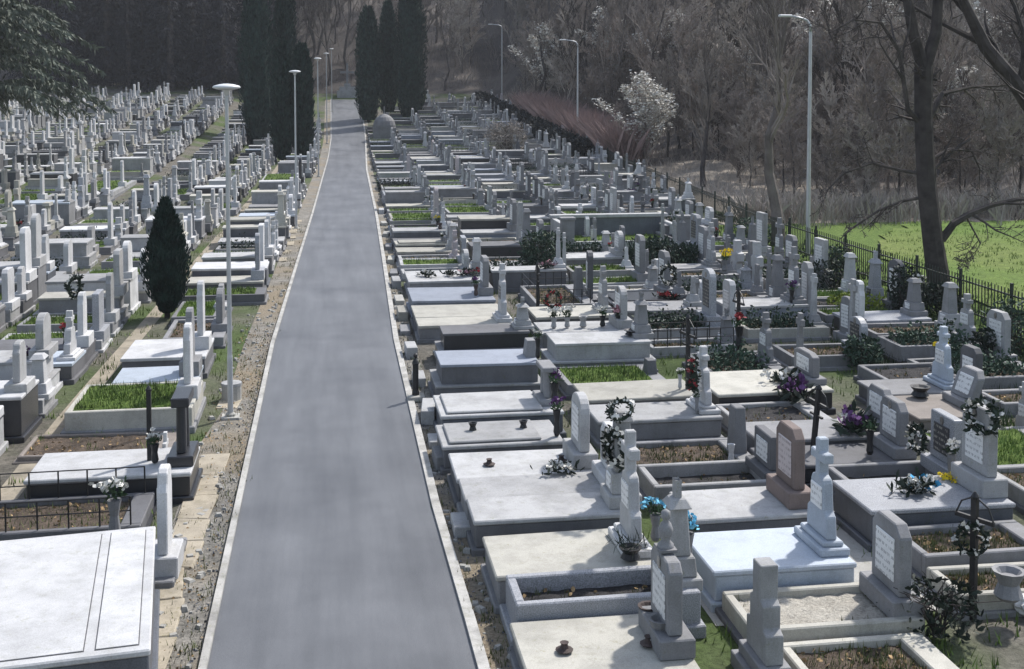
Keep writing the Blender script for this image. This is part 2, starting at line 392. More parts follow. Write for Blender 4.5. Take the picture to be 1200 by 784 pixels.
def grid_fill(x0, x1, y0, y1, z, amp, rng, step=.12):
    nx = max(2, int((x1 - x0) / step)); ny = max(2, int((y1 - y0) / step)); V = []; F = []
    for j in range(ny + 1):
        for i in range(nx + 1): V.append((x0 + (x1 - x0) * i / nx, y0 + (y1 - y0) * j / ny, z + rng.uniform(-amp, amp)))
    for j in range(ny):
        for i in range(nx): a = j * (nx + 1) + i; F.append((a, a + 1, a + nx + 2, a + nx + 1))
    return V, F
def grave_parts(L, W, zt, kind, top, side, hs, rng, dist):
    """returns [(name, mat, VF, parent_name or None)] in local coords (x: foot -L/2 .. head +L/2)"""
    P = []; h, w = L / 2, W / 2; near = dist < 45
    if kind in ('slab', 'lid', 'tier', 'panel', 'high'):
        st = .07
        low = box(-h - .06, h + .06, -w - .05, w + .05, -.1, min(.13, zt * .25))
        if kind == 'tier':
            zz = zt * .42
            P.append(('plinth', side, join(low, box(-h, h, -w, w, min(.13, zt * .25), zz))))
            P.append(('ledge', 'pale' if side != 'black' else 'grey', box(-h - .02, h + .02, -w - .02, w + .02, zz, zz + .05)))
            P.append(('tomb_block', side if rng.random() < .5 else top, box(-h + .12, h - .1, -w + .1, w - .1, zz + .05, zt - .06)))
            P.append(('slab', top, box(-h + .09, h - .07, -w + .07, w - .07, zt - .06, zt)))
        else:
            P.append(('plinth', side, join(low, box(-h, h, -w, w, min(.13, zt * .25), zt - st))))
            P.append(('slab', top, box(-h - .035, h + .02, -w - .03, w + .03, zt - st, zt)))
            if kind == 'lid': P.append(('lid', top, box(-h + .09, h - .35, -w + .07, w - .07, zt + .008, zt + .05)))
            if kind == 'lid': P.append(('lid_seat', 'dark', box(-h + .12, h - .38, -w + .1, w - .1, zt, zt + .008)))
            if kind == 'panel':
                P.append(('joint', 'dark', join(box(-h + .085, h - .605, -w + .085, w - .085, zt - .01, zt + .004), box(h - .515, h - .085, -w + .085, w - .085, zt - .01, zt + .004))))
                P.append(('panel', top, box(-h + .1, h - .62, -w + .1, w - .1, zt + .006, zt + .012)))
                P.append(('panel', top, box(h - .5, h - .1, -w + .1, w - .1, zt + .006, zt + .012)))
    else:
        t = .11; zi = zt - .09 if zt > .2 else zt * .6
        if kind == 'soil': t = .07
        ring = join(box(-h, h, -w, -w + t, -.1, zt), box(-h, h, w - t, w, -.1, zt), box(-h, -h + t, -w + t, w - t, -.1, zt - .003), box(h - .3, h, -w + t, w - t, -.1, zt - .003))
        low = box(-h - .07, h + .05, -w - .06, w + .06, -.1, zt * .3)
        P.append(('border', top if zt > .2 else side, ring))
        P.append(('plinth', side, low))
        fm = dict(bed='black_soil', sand='sand', weeds='soil', grass='grass_soil', railed='soil', soil='soil', hedge='soil')[kind]
        if kind == 'grass': zi = zt - .015
        if kind == 'bed': zi = zt - .2 if zt > .4 else zt - .08
        P.append(('fill', fm, grid_fill(-h + t, h - .3, -w + t, w - t, zi, .018 if kind != 'grass' else .03, rng, .12 if near else .4)))
        nb = {'weeds': 260, 'grass': int(900 * max(1, L * W / 2.6)), 'railed': 420, 'soil': 60, 'bed': 60, 'sand': 25, 'hedge': 100}[kind]
        if dist < 20 and kind == 'weeds': nb *= 3
        if dist > 40: nb = nb // 3
        if dist > 70: nb = nb // 3
        wd = .006 + dist * .00022
        pts = []
        for i in range(nb):
            if kind in ('weeds', 'bed', 'sand', 'soil') and i % 6: x, y = pts[-1][0] + rng.gauss(0, .05), pts[-1][1] + rng.gauss(0, .05)
            else: x, y = rng.uniform(-h + t + .02, h - .32), rng.uniform(-w + t + .02, w - t - .02)
            x = min(max(x, -h + t + .02), h - .32); y = min(max(y, -w + t + .02), w - t - .02)
            pts.append((x, y, zi - .02))
        P.append(('grass', 'grass_bed' if kind == 'grass' else 'weed', blades(rng, pts, {'grass': .13, 'hedge': .1}.get(kind, .11), wd)))
        if kind in ('weeds', 'railed', 'bed', 'soil') and near:
            P.append(('dead_leaves', 'dry_leaf', cards(rng, lambda r: (r.uniform(-h + t, h - .32), r.uniform(-w + t, w - t), zi + .015), 90 if kind != 'bed' else 25, .06, .05, .1)))
        if kind == 'hedge':
            P.append(('shrubbery', 'shrub_leaf', cards(rng, lambda r: (r.uniform(-h + t, h - .35), r.uniform(-w + t, w - t), zi + abs(r.gauss(0, .18))), 900 if near else 250, .09, .06, .6)))
        if kind == 'railed':
            rb = []
            for sx in range(7):
                x = -h + .06 + sx * (L - .2) / 6
                rb.append(box(x - .012, x + .012, -w + .04, -w + .064, zt, zt + .42)); rb.append(box(x - .012, x + .012, w - .064, w - .04, zt, zt + .42))
            for z in (.2, .4):
                rb.append(box(-h + .05, h - .13, -w + .042, -w + .06, zt + z, zt + z + .02)); rb.append(box(-h + .05, h - .13, w - .06, w - .042, zt + z, zt + z + .02))
                rb.append(box(-h + .05, -h + .07, -w + .06, w - .06, zt + z, zt + z + .018))
            P.append(('railing', 'iron', join(*rb)))
    if hs:
        hk, H, hm, dy = hs
        z0 = zt - .06 if kind not in ('slab', 'lid', 'panel', 'tier') else zt
        hh = max(.35, H - z0)
        X = h - .17
        pm = 'plaque_black' if (hm == 'palegran' or hm == 'white' and rng.random() < .3) else ('plaque_pink' if hm in ('brick', 'pinkish') else 'plaque_white')
        if hm == 'black': pm = 'plaque_black'
        parts = headstone(hk, hh, W, rng, near)
        par = parts[0][0]
        for i, (pn, pmat, vf) in enumerate(parts):
            mm = hm if pmat in (None, 'B') else (pm if pmat == 'P' else pmat)
            vf = ([(x + X, y + dy, z + z0) for x, y, z in vf[0]], vf[1])
            P.append((pn, mm, vf, 'headstone' if i else None))
    return [(p + (None,))[:4] for p in P]
ORD = ['nearest', 'second', 'third', 'fourth', 'fifth', 'sixth', 'seventh', 'eighth', 'ninth']
def ordn(i):
    if i < 9: return ORD[i]
    i += 1
    return f"{i}{'th' if 10 <= i % 100 <= 20 else {1: 'st', 2: 'nd', 3: 'rd'}.get(i % 10, 'th')}"
ROWN = {'A': 'roadside row, right', 'B': 'second row right of road', 'C': 'third row right of road', 'D': 'fourth row right of road', 'E': 'fifth row right of road',
        'F': 'sixth row right of road', 'G': 'seventh row right of road', 'L1': 'roadside row, left', 'L2': 'second row left of road', 'L3': 'third row left of road', 'L4': 'fourth row left of road',
        'L5': 'fifth row left of road', 'L6': 'sixth row left of road', 'L7': 'seventh row left of road', 'L8': 'eighth row left', 'L9': 'ninth row left', 'L10': 'tenth row left', 'H': 'eighth row right'}
TABLE = [
('A', 2.04, 3.81, 11.74, 12.83, 0.38, 'slab', 'cream', 'grey', ('tablet', 1.38, 'grey', 0), 0),
('A', 2.1, 4.3, 13.26, 14.07, 0.55, 'bed', 'palegran', 'palegran', ('pillar', 1.74, 'pale', 0), 0),
('A', 2.03, 4.03, 14.22, 15.07, 0.5, 'slab', 'cream', 'grey', ('cross_pillar', 2.03, 'white', 0), 0),
('A', 1.97, 4.29, 16.03, 16.88, 0.52, 'slab', 'pale', 'dark', ('column', 1.86, 'pale', 0), 0),
('A', 1.96, 4.37, 16.95, 17.73, 0.5, 'slab', 'pale', 'grey', ('tablet', 1.36, 'white', 0), 0),
('A', 1.94, 4.14, 17.95, 18.78, 0.46, 'slab', 'pale', 'dark', ('arch', 1.57, 'pale', 0), 0),
('A', 1.87, 3.88, 19.49, 20.37, 0.5, 'lid', 'pale', 'dark', None, 0),
('A', 2.0, 4.22, 21.21, 22.32, 0.52, 'lid', 'pale', 'slate', ('twin', 1.23, 'grey', 0), 0),
('A', 2.13, 4.34, 23.9, 24.9, 0.8, 'tier', 'blue', 'dark', ('stub', 1.11, 'grey', 0), 0),
('A', 2.5, 4.7, 27.18, 27.86, 0.75, 'tier', 'dark', 'black', ('pillar', 1.4, 'pale', 0), 0),
('A', 2.24, 4.58, 29.7, 30.69, 0.45, 'slab', 'cream', 'grey', ('cross_pillar', 1.9, 'white', 0), 0),
('A', 2.24, 4.57, 30.81, 32.0, 0.45, 'slab', 'cream', 'dark', None, 0),
('A', 2.28, 4.55, 32.61, 34.24, 0.55, 'slab', 'blue', 'blue', ('tablet', 1.61, 'grey', 0), 0),
('A', 2.43, 4.79, 36.2, 38.2, 0.5, 'slab', 'pale', 'grey', ('column', 1.66, 'pale', 0), 0),
('B', 4.98, 6.7, 11.42, 12.5, 0.22, 'weeds', 'cream', 'grey', None, 0),
('B', 4.72, 6.82, 12.68, 13.44, 0.32, 'sand', 'cream', 'dark', ('tablet', 1.34, 'grey', 0), 0),
('B', 4.67, 6.49, 13.86, 14.71, 0.52, 'slab', 'skyblue', 'skyblue', ('cross_pillar', 1.93, 'skyblue', 0), 0),
('B', 4.98, 6.76, 15.66, 16.38, 0.5, 'slab', 'pale', 'dark', ('tablet', 1.6, 'brick', 0), 0),
('B', 5.4, 6.58, 17.26, 18.0, 0.42, 'bed', 'pale', 'dark', ('tablet', 1.04, 'dark', 0), 0),
('B', 5.68, 6.73, 18.45, 19.52, 0.3, 'weeds', 'grey', 'grey', ('stub', 1.07, 'grey', 0), 0),
('B', 4.75, 7.01, 20.53, 21.23, 0.5, 'slab', 'pale', 'grey', ('cross_pillar', 1.67, 'white', 0), 0),
('B', 5.03, 7.08, 21.93, 22.8, 0.52, 'slab', 'cream', 'grey', None, 0),
('B', 5.32, 6.83, 23.87, 25.17, 0.3, 'grass', 'grey', 'dark', ('stub', 0.54, 'dark', 0), 0),
('B', 4.96, 7.22, 25.71, 26.59, 0.75, 'tier', 'pale', 'grey', ('pillar', 1.72, 'grey', 0), 0),
('B', 5.12, 7.35, 28.18, 28.98, 0.5, 'slab', 'pale', 'grey', ('arch', 1.5, 'pale', 0), 0),
('B', 5.26, 7.32, 29.83, 30.86, 0.55, 'slab', 'cream', 'dark', ('cross_pillar', 1.72, 'pale', 0), 0),
('B', 5.76, 7.42, 32.64, 35.72, 0.35, 'railed', 'grey', 'dark', ('stub', 1.14, 'grey', 0), 0),
('A', 2.85, 5.2, 54.6, 57.4, 0.3, 'grass', 'cream', 'grey', ('tablet', 1.4, 'grey', 0), 0),
('A', 2.95, 5.3, 63.5, 66.3, 0.6, 'grass', 'palegran', 'slate', ('pillar', 1.9, 'pale', 0), 0),
('B', 5.55, 7.9, 49.6, 52.6, 0.3, 'grass', 'grey', 'dark', ('cross_pillar', 1.6, 'grey', 0), 0),
('B', 5.65, 8.0, 56.4, 59.6, 0.35, 'grass', 'pale', 'dark', ('tablet', 1.5, 'pale', 0), 0),
('L1', -4.2, -1.6, 75.5, 83, 0.35, 'grass', 'pale', 'dark', ('stele', 1.9, 'white', 0), 0),
('L2', -7.0, -4.5, 60.0, 63.5, 0.3, 'grass', 'grey', 'grey', ('stele', 1.9, 'white', 0), 0),
('L3', -10.2, -7.6, 68.0, 72, 0.3, 'grass', 'grey', 'grey', ('cross_pillar', 1.9, 'pale', 0), 0),
('L3', -10.8, -8.2, 47.0, 49, 0.3, 'grass', 'grey', 'grey', ('stele', 1.9, 'white', 0), 0),
('L4', -14.2, -11.8, 68.5, 77, 0.3, 'grass', 'pale', 'grey', ('stele', 1.8, 'white', 0), 0),
('L5', -17.3, -15.0, 64, 70, 0.3, 'grass', 'pale', 'grey', ('stele', 1.8, 'white', 0), 0),
('C', 7.57, 8.9, 13.21, 13.89, 0.3, 'weeds', 'cream', 'grey', None, 0),
('C', 7.62, 9.0, 14.2, 14.97, 0.4, 'weeds', 'grey', 'dark', None, 0),
('C', 7.43, 9.55, 15.34, 16.19, 0.6, 'slab', 'palegran', 'slate', ('tablet', 1.84, 'pale', 0), 0),
('C', 7.82, 9.28, 16.81, 17.45, 0.42, 'bed', 'grey', 'dark', ('tablet', 1.32, 'palegran', 0), 0),
('C', 6.99, 8.95, 17.98, 18.57, 0.4, 'slab', 'dark', 'black', ('tablet', 1.29, 'grey', 0), 0),
('C', 7.16, 9.23, 19.02, 19.64, 0.5, 'slab', 'grey', 'dark', ('tablet', 1.22, 'grey', 0), 0),
('C', 7.34, 8.67, 20.44, 21.71, 0.35, 'bed', 'pale', 'dark', None, 0),
('C', 7.47, 9.29, 22.01, 23.38, 0.5, 'slab', 'cream', 'black', ('wide', 1.09, 'grey', 0), 0),
('C', 8.12, 9.85, 24.4, 26.37, 0.3, 'hedge', 'grey', 'dark', ('cross_pillar', 1.4, 'grey', 0), 0),
('D', 10.3, 12.6, 14.6, 15.9, 0.3, 'grass', 'pale', 'grey', None, 0),
('D', 10.4, 12.6, 16.1, 17.5, 0.35, 'weeds', 'pale', 'dark', ('cross_pillar', 1.5, 'grey', 0), 0),
('D', 10.35, 12.5, 17.7, 19.6, 0.3, 'grass', 'grey', 'grey', ('tablet', 1.3, 'grey', 0), 0),
('D', 10.5, 11.94, 19.86, 20.95, 0.5, 'slab', 'brown', 'brown', ('desk', 1.19, 'grey', 0), 0),
('D', 10.78, 12.5, 21.88, 22.77, 0.4, 'slab', 'grey', 'dark', ('cross_pillar', 1.6, 'skyblue', 0), 0),
('D', 11.46, 13.56, 23.08, 24.51, 0.35, 'bed', 'grey', 'dark', None, 0),
('L1', -4.0, -1.99, 11.81, 15.17, 0.95, 'panel', 'white', 'slate', None, 7),
('L1', -5.4, -2.67, 17.25, 18.53, 0.25, 'railed', 'dark', 'black', None, 0),
('L1', -3.9, -2.0, 15.5, 16.6, 0.15, 'weeds', 'grey', 'grey', ('stele', 1.5, 'white', -.25), 0),
('L1', -4.58, -2.16, 18.8, 19.7, 0.5, 'slab', 'white', 'black', ('twin', 1.58, 'black', 0), 0),
('L1', -5.31, -2.76, 21.22, 22.42, 0.12, 'soil', 'brown', 'brown', None, 0),
('L1', -4.82, -2.54, 22.62, 24.56, 0.5, 'grass', 'cream', 'grey', ('stele', 1.88, 'white', 0), 0),
('L1', -4.31, -2.69, 24.77, 25.58, 0.5, 'slab', 'skyblue', 'grey', ('stele', 1.86, 'grey', 0), 0),
('L1', -4.49, -2.73, 26.84, 28.45, 0.5, 'slab', 'white', 'dark', ('stele', 2.02, 'white', 0), 0),
('L1', -4.04, -2.58, 29.85, 31.79, 0.3, 'weeds', 'grey', 'dark', ('arch', 1.32, 'grey', 0), 0),
('L1', -4.16, -2.79, 32.46, 35.04, 0.3, 'grass', 'grey', 'dark', ('stele', 0.97, 'pale', 0), 0),
]
GR = []      # dicts
for t in TABLE:
    row, x0, x1, y0, y1, zt, kind, top, side, hs, rz = t
    GR.append(dict(row=row, x0=x0, x1=x1, y0=y0, y1=y1, zt=zt, kind=kind, top=top, side=side, hs=hs, rz=math.radians(rz), hand=True))
for row_ in ('A', 'B', 'C', 'D', 'L1'):
    q_ = sorted([g for g in GR if g['row'] == row_], key=lambda g: g['y0'])
    for a_, b_ in zip(q_, q_[1:]):
        if a_['kind'] != 'panel' and a_['y1'] - a_['y0'] < 2: a_['y1'] = max(a_['y1'], min(b_['y0'] - .1, a_['y1'] + .42))
    for g in q_:
        if row_ == 'C' and g['x1'] < 9.5: g['x1'] += .5
        if row_ == 'B' and 4.9 < g['x0'] and g['y0'] > 17 and g['kind'] != 'railed' and g['y0'] < 27: g['x0'] = 4.85
        if row_ == 'B' and g['x1'] < 6.9 and g['y0'] > 17: g['x1'] = 7.0
def wpick(r, d):
    k = list(d); s = r.uniform(0, sum(d.values()))
    for q in k:
        s -= d[q]
        if s <= 0: return q
    return k[-1]
def fill(row, xa, xb, ys, ye, left, skip=()):
    r = random.Random(hash_s(row)); y = ys
    while y < ye:
        W = r.uniform(.9, 1.35); L = xb - xa - r.uniform(0, .3)
        gap = r.choice([.1, .15, .2, .3, .35, .6])
        o = lerpt(OFF, y) * (.8 if left else 1.0)
        if any(a < y + W and y < b2 for a, b2 in skip): y += .4; continue
        if r.random() < .05: y += W; continue
        kind = wpick(r, dict(slab=40, lid=8, tier=13, bed=7, grass=24, weeds=12, sand=2, railed=4, hedge=4, high=12 if left else 2))
        if not left and row in 'DEF': kind = wpick(r, dict(slab=26, tier=8, bed=12, grass=18, weeds=24, hedge=12, railed=6, lid=3) if row == 'D' or y > 45 else dict(slab=8, bed=14, grass=30, weeds=34, hedge=24, railed=6))
        zt = {'slab': r.uniform(.35, .7), 'lid': r.uniform(.4, .6), 'tier': r.uniform(.65, .95), 'high': r.uniform(.8, 1.15)}.get(kind, r.uniform(.25, .5))
        if left:
            top = wpick(r, dict(white=22, pale=28, cream=20, skyblue=4, dark=10, black=4, grey=14)); side = wpick(r, dict(grey=28, dark=24, pale=24, black=8, slate=8, white=14))
            hk = wpick(r, dict(stele=28, cross_pillar=22, tablet=13, arch=8, pillar=8, twin=3, column=6, thin_cross=9, cross=4)); hm = wpick(r, dict(white=50, pale=26, cream=8, grey=8, black=2, palegran=5))
            H = zt + r.uniform(.8, 1.55)
        else:
            top = wpick(r, dict(pale=26, cream=14, grey=24, palegran=14, blue=9, dark=10, black=4, white=3)); side = wpick(r, dict(grey=34, dark=32, slate=8, black=10, blue=6, pale=8))
            hk = wpick(r, dict(tablet=24, cross_pillar=20, pillar=12, column=9, arch=7, stub=5, obelisk=5, twin=3, thin_cross=13, cross=5)); hm = wpick(r, dict(grey=36, pale=30, white=9, palegran=12, dark=7, pinkish=3))
            H = zt + r.uniform(.65, 1.5)
        if kind not in ('slab', 'lid', 'tier', 'high'): top = wpick(r, dict(pale=4, grey=4, cream=3, dark=1))
        hs = (hk, H, hm, 0) if r.random() < .9 else None
        GR.append(dict(row=row, x0=xa + o, x1=xa + o + L, y0=y, y1=y + W, zt=zt, kind=kind, top=top, side=side, hs=hs, rz=r.gauss(0, .012), hand=False))
        y += W + gap
def hash_s(s): return sum(ord(c) * 31 ** i for i, c in enumerate(s)) % 9973
fill('A', 2.05, 4.45, 39.2, 124, False, [(54.4, 57.6), (63.3, 66.5)])
fill('B', 4.75, 7.2, 36.6, 142, False, [(49.4, 52.8), (56.2, 59.8)])
fill('C', 7.5, 9.9, 27.2, 142, False, [(43.5, 51)])
fill('D', 10.3, 12.6, 25.4, 142, False, [(43.5, 51)])
fill('E', 13.0, 15.4, 18.0, 142, False)
fill('F', 15.7, 17.6, 58, 142, False)
fill('L1', -4.55, -2.1, 35.6, 122, True, [(75.3, 83.2)])
fill('L2', -8.0, -5.5, 19.5, 140, True, [(59.8, 63.7)])
fill('L3', -11.3, -8.6, 28.0, 141, True, [(67.8, 72.2), (46.8, 49.2)])
fill('L4', -14.9, -12.3, 38.0, 141, True, [(68.3, 77.2)])
fill('L5', -18.2, -15.6, 48, 141, True, [(63.8, 70.2)])
fill('L6', -21.8, -19.2, 58, 141, True)
fill('L7', -25.2, -22.6, 68, 141, True)
fill('L8', -28.8, -26.2, 78, 141, True)
fill('L9', -32.2, -29.6, 88, 141, True)
fill('L10', -35.8, -33.2, 98, 141, True)
def infront(g):
    x = (g['x0'] + g['x1']) / 2; y = (g['y0'] + g['y1']) / 2
    px = 384 + 1400 * x / y; return -130 < px < 1330
GR = [g for g in GR if g['hand'] or infront(g)]
GR.sort(key=lambda g: g['y0'])
cnt = {}; TOPS = {}
FAR_MATS = list(MATS); far = {'right': ([], [], []), 'left': ([], [], [])}
NG = 0
SMALLX = {}
for g in GR:
    row = g['row']; i = cnt.get(row, 0); cnt[row] = i + 1
    L = g['x1'] - g['x0']; W = g['y1'] - g['y0']; xc = (g['x0'] + g['x1']) / 2; yc = (g['y0'] + g['y1']) / 2
    rng = random.Random(i * 131 + hash_s(row)); z0 = terr(xc, yc)
    parts = grave_parts(L, W, g['zt'], g['kind'], g['top'], g['side'], g['hs'], rng, yc)
    g['z0'] = z0; g['i'] = i
    if NG < 292 and yc < 70:
        NG += 1
        if g['kind'] in ('bed', 'weeds', 'grass', 'hedge', 'railed', 'soil', 'sand'):
            kw = f"{KINDW[g['kind']]} in {COLW[g['top'] if g['zt'] > .2 else g['side']]} border"
        else: kw = f"{COLW[g['top']]} {KINDW[g['kind']]}"
        hw = f" with {COLW[g['hs'][2]]} {HSW[g['hs'][0]]}" if g['hs'] else ' without headstone'
        lab = f"{kw}{hw}, {ordn(i)} of {ROWN[row]}"
        root = empty('grave', (xc, yc, z0), g['rz'], lab, 'grave', 'graves right of the road' if xc > 0 else 'graves left of the road')
        root.rotation_euler[0] = rng.gauss(0, .008); root.rotation_euler[1] = rng.gauss(0, .005); root.location.z -= .02
        g['root'] = root; g['lab'] = lab
        made = {}
        bev = .016 if yc < 24 else (.008 if yc < 40 else 0)
        for pn, mt, vf, par in parts:
            nb = pn in ('fill', 'grass', 'dead_leaves', 'shrubbery')
            o = mk(pn, vf, mt, made[par] if par else root, 0 if nb else bev)
            if pn in ('grass', 'dead_leaves', 'shrubbery'): o['kind'] = 'stuff'
            made[pn] = o
    else:
        V, F, Mi = far['right' if xc > 0 else 'left']
        for pn, mt, vf, par in parts:
            o_ = len(V); V += [(x + xc, y + yc, z + z0) for x, y, z in vf[0]]; F += [tuple(k + o_ for k in q) for q in vf[1]]
            Mi += [FAR_MATS.index(mt)] * len(vf[1])
for sd, (V, F, Mi) in far.items():
    o = mk('distant_graves', (V, F), FAR_MATS); o.data.polygons.foreach_set('material_index', Mi)
    tag(o, 'mass of small distant tombs and crosses far up the cemetery ' + ('right of the road' if sd == 'right' else 'left of the road'), 'graves', None, 'stuff')

rl = random.Random(31); nl = {}
for k in range(64):
    c_ = rl.choice((0, 1, 1, 2, 2, 2)); y = 19 + 44 * rl.random() ** 1.1; x = (7.28, 10.05, 12.8)[c_] + rl.gauss(0, .05) + lerpt(OFF, y)
    hk = rl.choice(('thin_cross', 'thin_cross', 'stele', 'cross_pillar', 'tablet', 'cross')); hm = rl.choice(('grey', 'pale', 'white', 'dark', 'grey')); H = rl.uniform(.75, 1.7)
    if y < 27 and c_ < 1: continue
    nl.setdefault(c_, []).append((y, x, hk, hm, H))
for c_, L_ in nl.items():
    for i, (y, x, hk, hm, H) in enumerate(sorted(L_)):
        o = empty('gravestone', (x, y, terr(x, y) - .02), rl.gauss(0, .08), f"loose {COLW[hm]} {HSW[hk]}, {ordn(i)} between {('second and third', 'third and fourth', 'fourth and fifth')[c_]} rows right of road", 'gravestone', 'loose stones between the right rows'); o.rotation_euler[0] = rl.gauss(0, .03); made = None
        for pn, pmat, vf in headstone(hk, H, .7, rl, True):
            q_ = mk(pn, vf, hm if pmat in (None, 'B') else ('plaque_white' if pmat == 'P' else pmat), made or o, .008); made = made or q_
# special: open-fronted blue-tiled family tomb
r0 = empty('family_tomb', (11.6, 47.2, 0), 0, 'long family tomb with pale walls and dark blue back panel, beyond the shrubs', 'tomb')
mk('border', join(box(-2.5, 2.5, -1.5, -1.35, -.1, .3), box(-2.5, -2.3, -1.35, 1.3, -.1, .95), box(2.2, 2.4, -1.35, 1.3, -.1, .8)), 'pale', r0, .01)
mk('back_panel', box(-2.3, 2.2, 1.1, 1.3, -.1, .95), 'slate', r0, .01)
mk('coping', box(-2.55, 2.45, 1.0, 1.42, .95, 1.08), 'pale', r0, .01)
mk('fill', grid_fill(-2.3, 2.2, -1.35, 1.1, .2, .03, R, .25), 'grass_soil', r0)
o = mk('grass', blades(R, [(R.uniform(-2.2, 2.1), R.uniform(-1.3, 1), .18) for _ in range(600)], .15, .015), 'grass_bed', r0); o['kind'] = 'stuff'
for s in (-2.4, 2.3): mk('gate_pillar', join(box(s - .25, s + .25, -1.9, -1.52, -.1, 1.2), box(s - .3, s + .3, -1.95, -1.47, 1.2, 1.3)), 'grey', r0, .01)

# ------------------------------------------------------------------ flowers, wreaths, vases, lanterns
def blob(rng, r, cx, cy, cz, n=9):
    """a small cluster of petals"""
    return cards(rng, lambda q: (cx + q.gauss(0, r * .35), cy + q.gauss(0, r * .35), cz + q.gauss(0, r * .3)), n, r * .9, r * .8, .5)
def wreath(loc, rad, label, flower='petal_white', rz=0, tilt=0, group='wreaths on graves'):
    rng = random.Random(int(abs(loc[0] * 97 + loc[1] * 31)))
    root = empty('wreath', loc, rz, label, 'wreath', group); root.rotation_euler[1] = tilt
    def cen(q):
        a = q.uniform(0, 2 * PI); rr = rad + q.gauss(0, rad * .13); return (q.gauss(0, rad * .12), rr * math.cos(a), rr * math.sin(a))
    V = []; F = []
    ring = tube([(0, rad * math.cos(a), rad * math.sin(a)) for a in [2 * PI * i / 14 for i in range(15)]], rad * .16, 5)
    mk('leaves', join(ring, cards(rng, cen, 170, rad * .42, rad * .2, .2)), 'dark_leaf', root)
    fl = []
    for k in range(7):
        a = 2 * PI * k / 7 + rng.uniform(-.3, .3); fl.append(blob(rng, rad * .34, -rad * .16, rad * math.cos(a), rad * math.sin(a), 8))
    mk('blossom', join(*fl), flower, root)
    return root
def vase(loc, h, label, mat='grey', flower=None, leaf=True, s=1.0, group='vases on graves', ring=True):
    if flower: s *= .78
    rng = random.Random(int(abs(loc[0] * 51 + loc[1] * 77)))
    root = empty('vase', loc, 0, label, 'vase', group)
    mk('vessel', lathe([(.055 * s, 0), (.085 * s, h * .15), (.06 * s, h * .55), (.095 * s, h * .95), (.1 * s, h), (.075 * s, h * .98), (.05 * s, h * .8)], 10), mat, root)
    if flower:
        if leaf: mk('leaves', cards(rng, lambda q: (q.gauss(0, .06 * s), q.gauss(0, .06 * s), h + abs(q.gauss(.05, .06)) * s), 50, .12 * s, .04 * s, .8), 'leaf', root)
        mk('blossom', join(*[blob(rng, .075 * s, rng.gauss(0, .085 * s), rng.gauss(0, .085 * s), h + (.14 + rng.uniform(0, .12)) * s, 9) for _ in range(8)]), flower, root)
    return root
def bouquet(loc, label, flower, s=1.0):
    rng = random.Random(int(abs(loc[0] * 11 + loc[1] * 7)))
    root = empty('bouquet', loc, rng.uniform(0, 3), label, 'bouquet', 'flowers laid on graves')
    mk('leaves', cards(rng, lambda q: (q.gauss(0, .16 * s), q.gauss(0, .08 * s), .02 + abs(q.gauss(0, .05)) * s), 90, .16 * s, .05 * s, .3), 'dark_leaf', root)
    mk('blossom', join(*[blob(rng, .08 * s, rng.gauss(0, .15 * s), rng.gauss(0, .08 * s), .08 * s + rng.uniform(0, .08) * s, 9) for _ in range(8)]), flower, root)
    return root
def finialring(loc, label):
    root = empty('flower_holder', loc, 0, label, 'flower holder', 'flower holders on slabs')
    mk('dish', lathe([(.09, 0), (.1, .012), (.05, .03), (.035, .07), (.05, .09), (.02, .085)], 10), 'pot_clay', root)
    return root
def top(row, i):
    g = [q for q in GR if q['row'] == row and q['i'] == i][0]; return g
def at(row, i, u, v):       # point on top of a grave: u 0 foot..1 head, v 0 near..1 far
    g = top(row, i); x = g['x0'] + (g['x1'] - g['x0']) * u; y = g['y0'] + (g['y1'] - g['y0']) * v
    return (x, y, g['z0'] + g['zt'] + .002)
wreath((4.0, 16.25, 1.35), .24, 'dark oval wreath with white flowers on tall column by pale slabs', rz=.3)
wreath((4.05, 16.2, 1.9), .16, 'smaller dark wreath with white flowers atop the tall column by pale slabs', rz=.9, tilt=.9)
wreath((6.55, 20.75, 1.2), .25, 'dark red wreath leaning on white cross pillar, second row', 'petal_red', rz=-.2)
wreath((9.0, 17.1, 1.0), .2, 'dark wreath with white flowers on white stone with black plaque')
wreath((9.25, 15.7, 1.72), .23, 'large dark wreath with white blossoms on tall stone over granite tomb', rz=.5)
wreath((7.62, 13.1, 1.02), .17, 'dark wreath with white ribbon bow on black iron cross', rz=.9)
wreath((9.2, 31.5, 1.25), .25, 'dark wreath with white ribbon on cross pillar, mid right', rz=.6)
wreath((-6.2, 30.5, 1.5), .24, 'dark wreath on white stele left of the alley', rz=-.4)
wreath((5.9, 31.0, .75), .2, 'small bright red wreath leaning on stone right of road', 'petal_red', rz=1.2)
wreath((15.35, 29.2, 1.2), .26, 'dark wreath on ivy covered stone near the fence')
vase((4.2, 14.9, .52), .35, 'grey urn with light blue flowers beside white cross pillar', 'grey', 'petal_blue', True, 1.0)
vase((4.35, 13.95, .57), .4, 'grey urn with light blue flowers at head of open granite bed', 'grey', 'petal_blue', True, 1.0)
vase((3.55, 12.85, .40), .2, 'dark clay pot standing on cream slab corner', 'pot_clay', None, s=1.3)
vase((3.55, 12.35, .40), .28, 'square grey stone flower box on cream slab', 'grey', None, s=1.5)
r_ = vase((3.72, 14.35, .52), .16, 'small black basket of twigs on cream slab', 'iron', None, s=1.5)
mk('twigs', cards(R, lambda q: (q.gauss(0, .1), q.gauss(0, .1), .16), 60, .22, .012, .7), 'dark_leaf', r_)
for (u, v, w) in ((.25, .45, 'foot'), (.78, .45, 'head')):
    finialring(at('A', 5, u, v), f'small dark flower holder near the {w} of slab, sixth of roadside row')
    finialring(at('A', 0, u, v), f'small dark flower holder near the {w} of nearest cream slab')
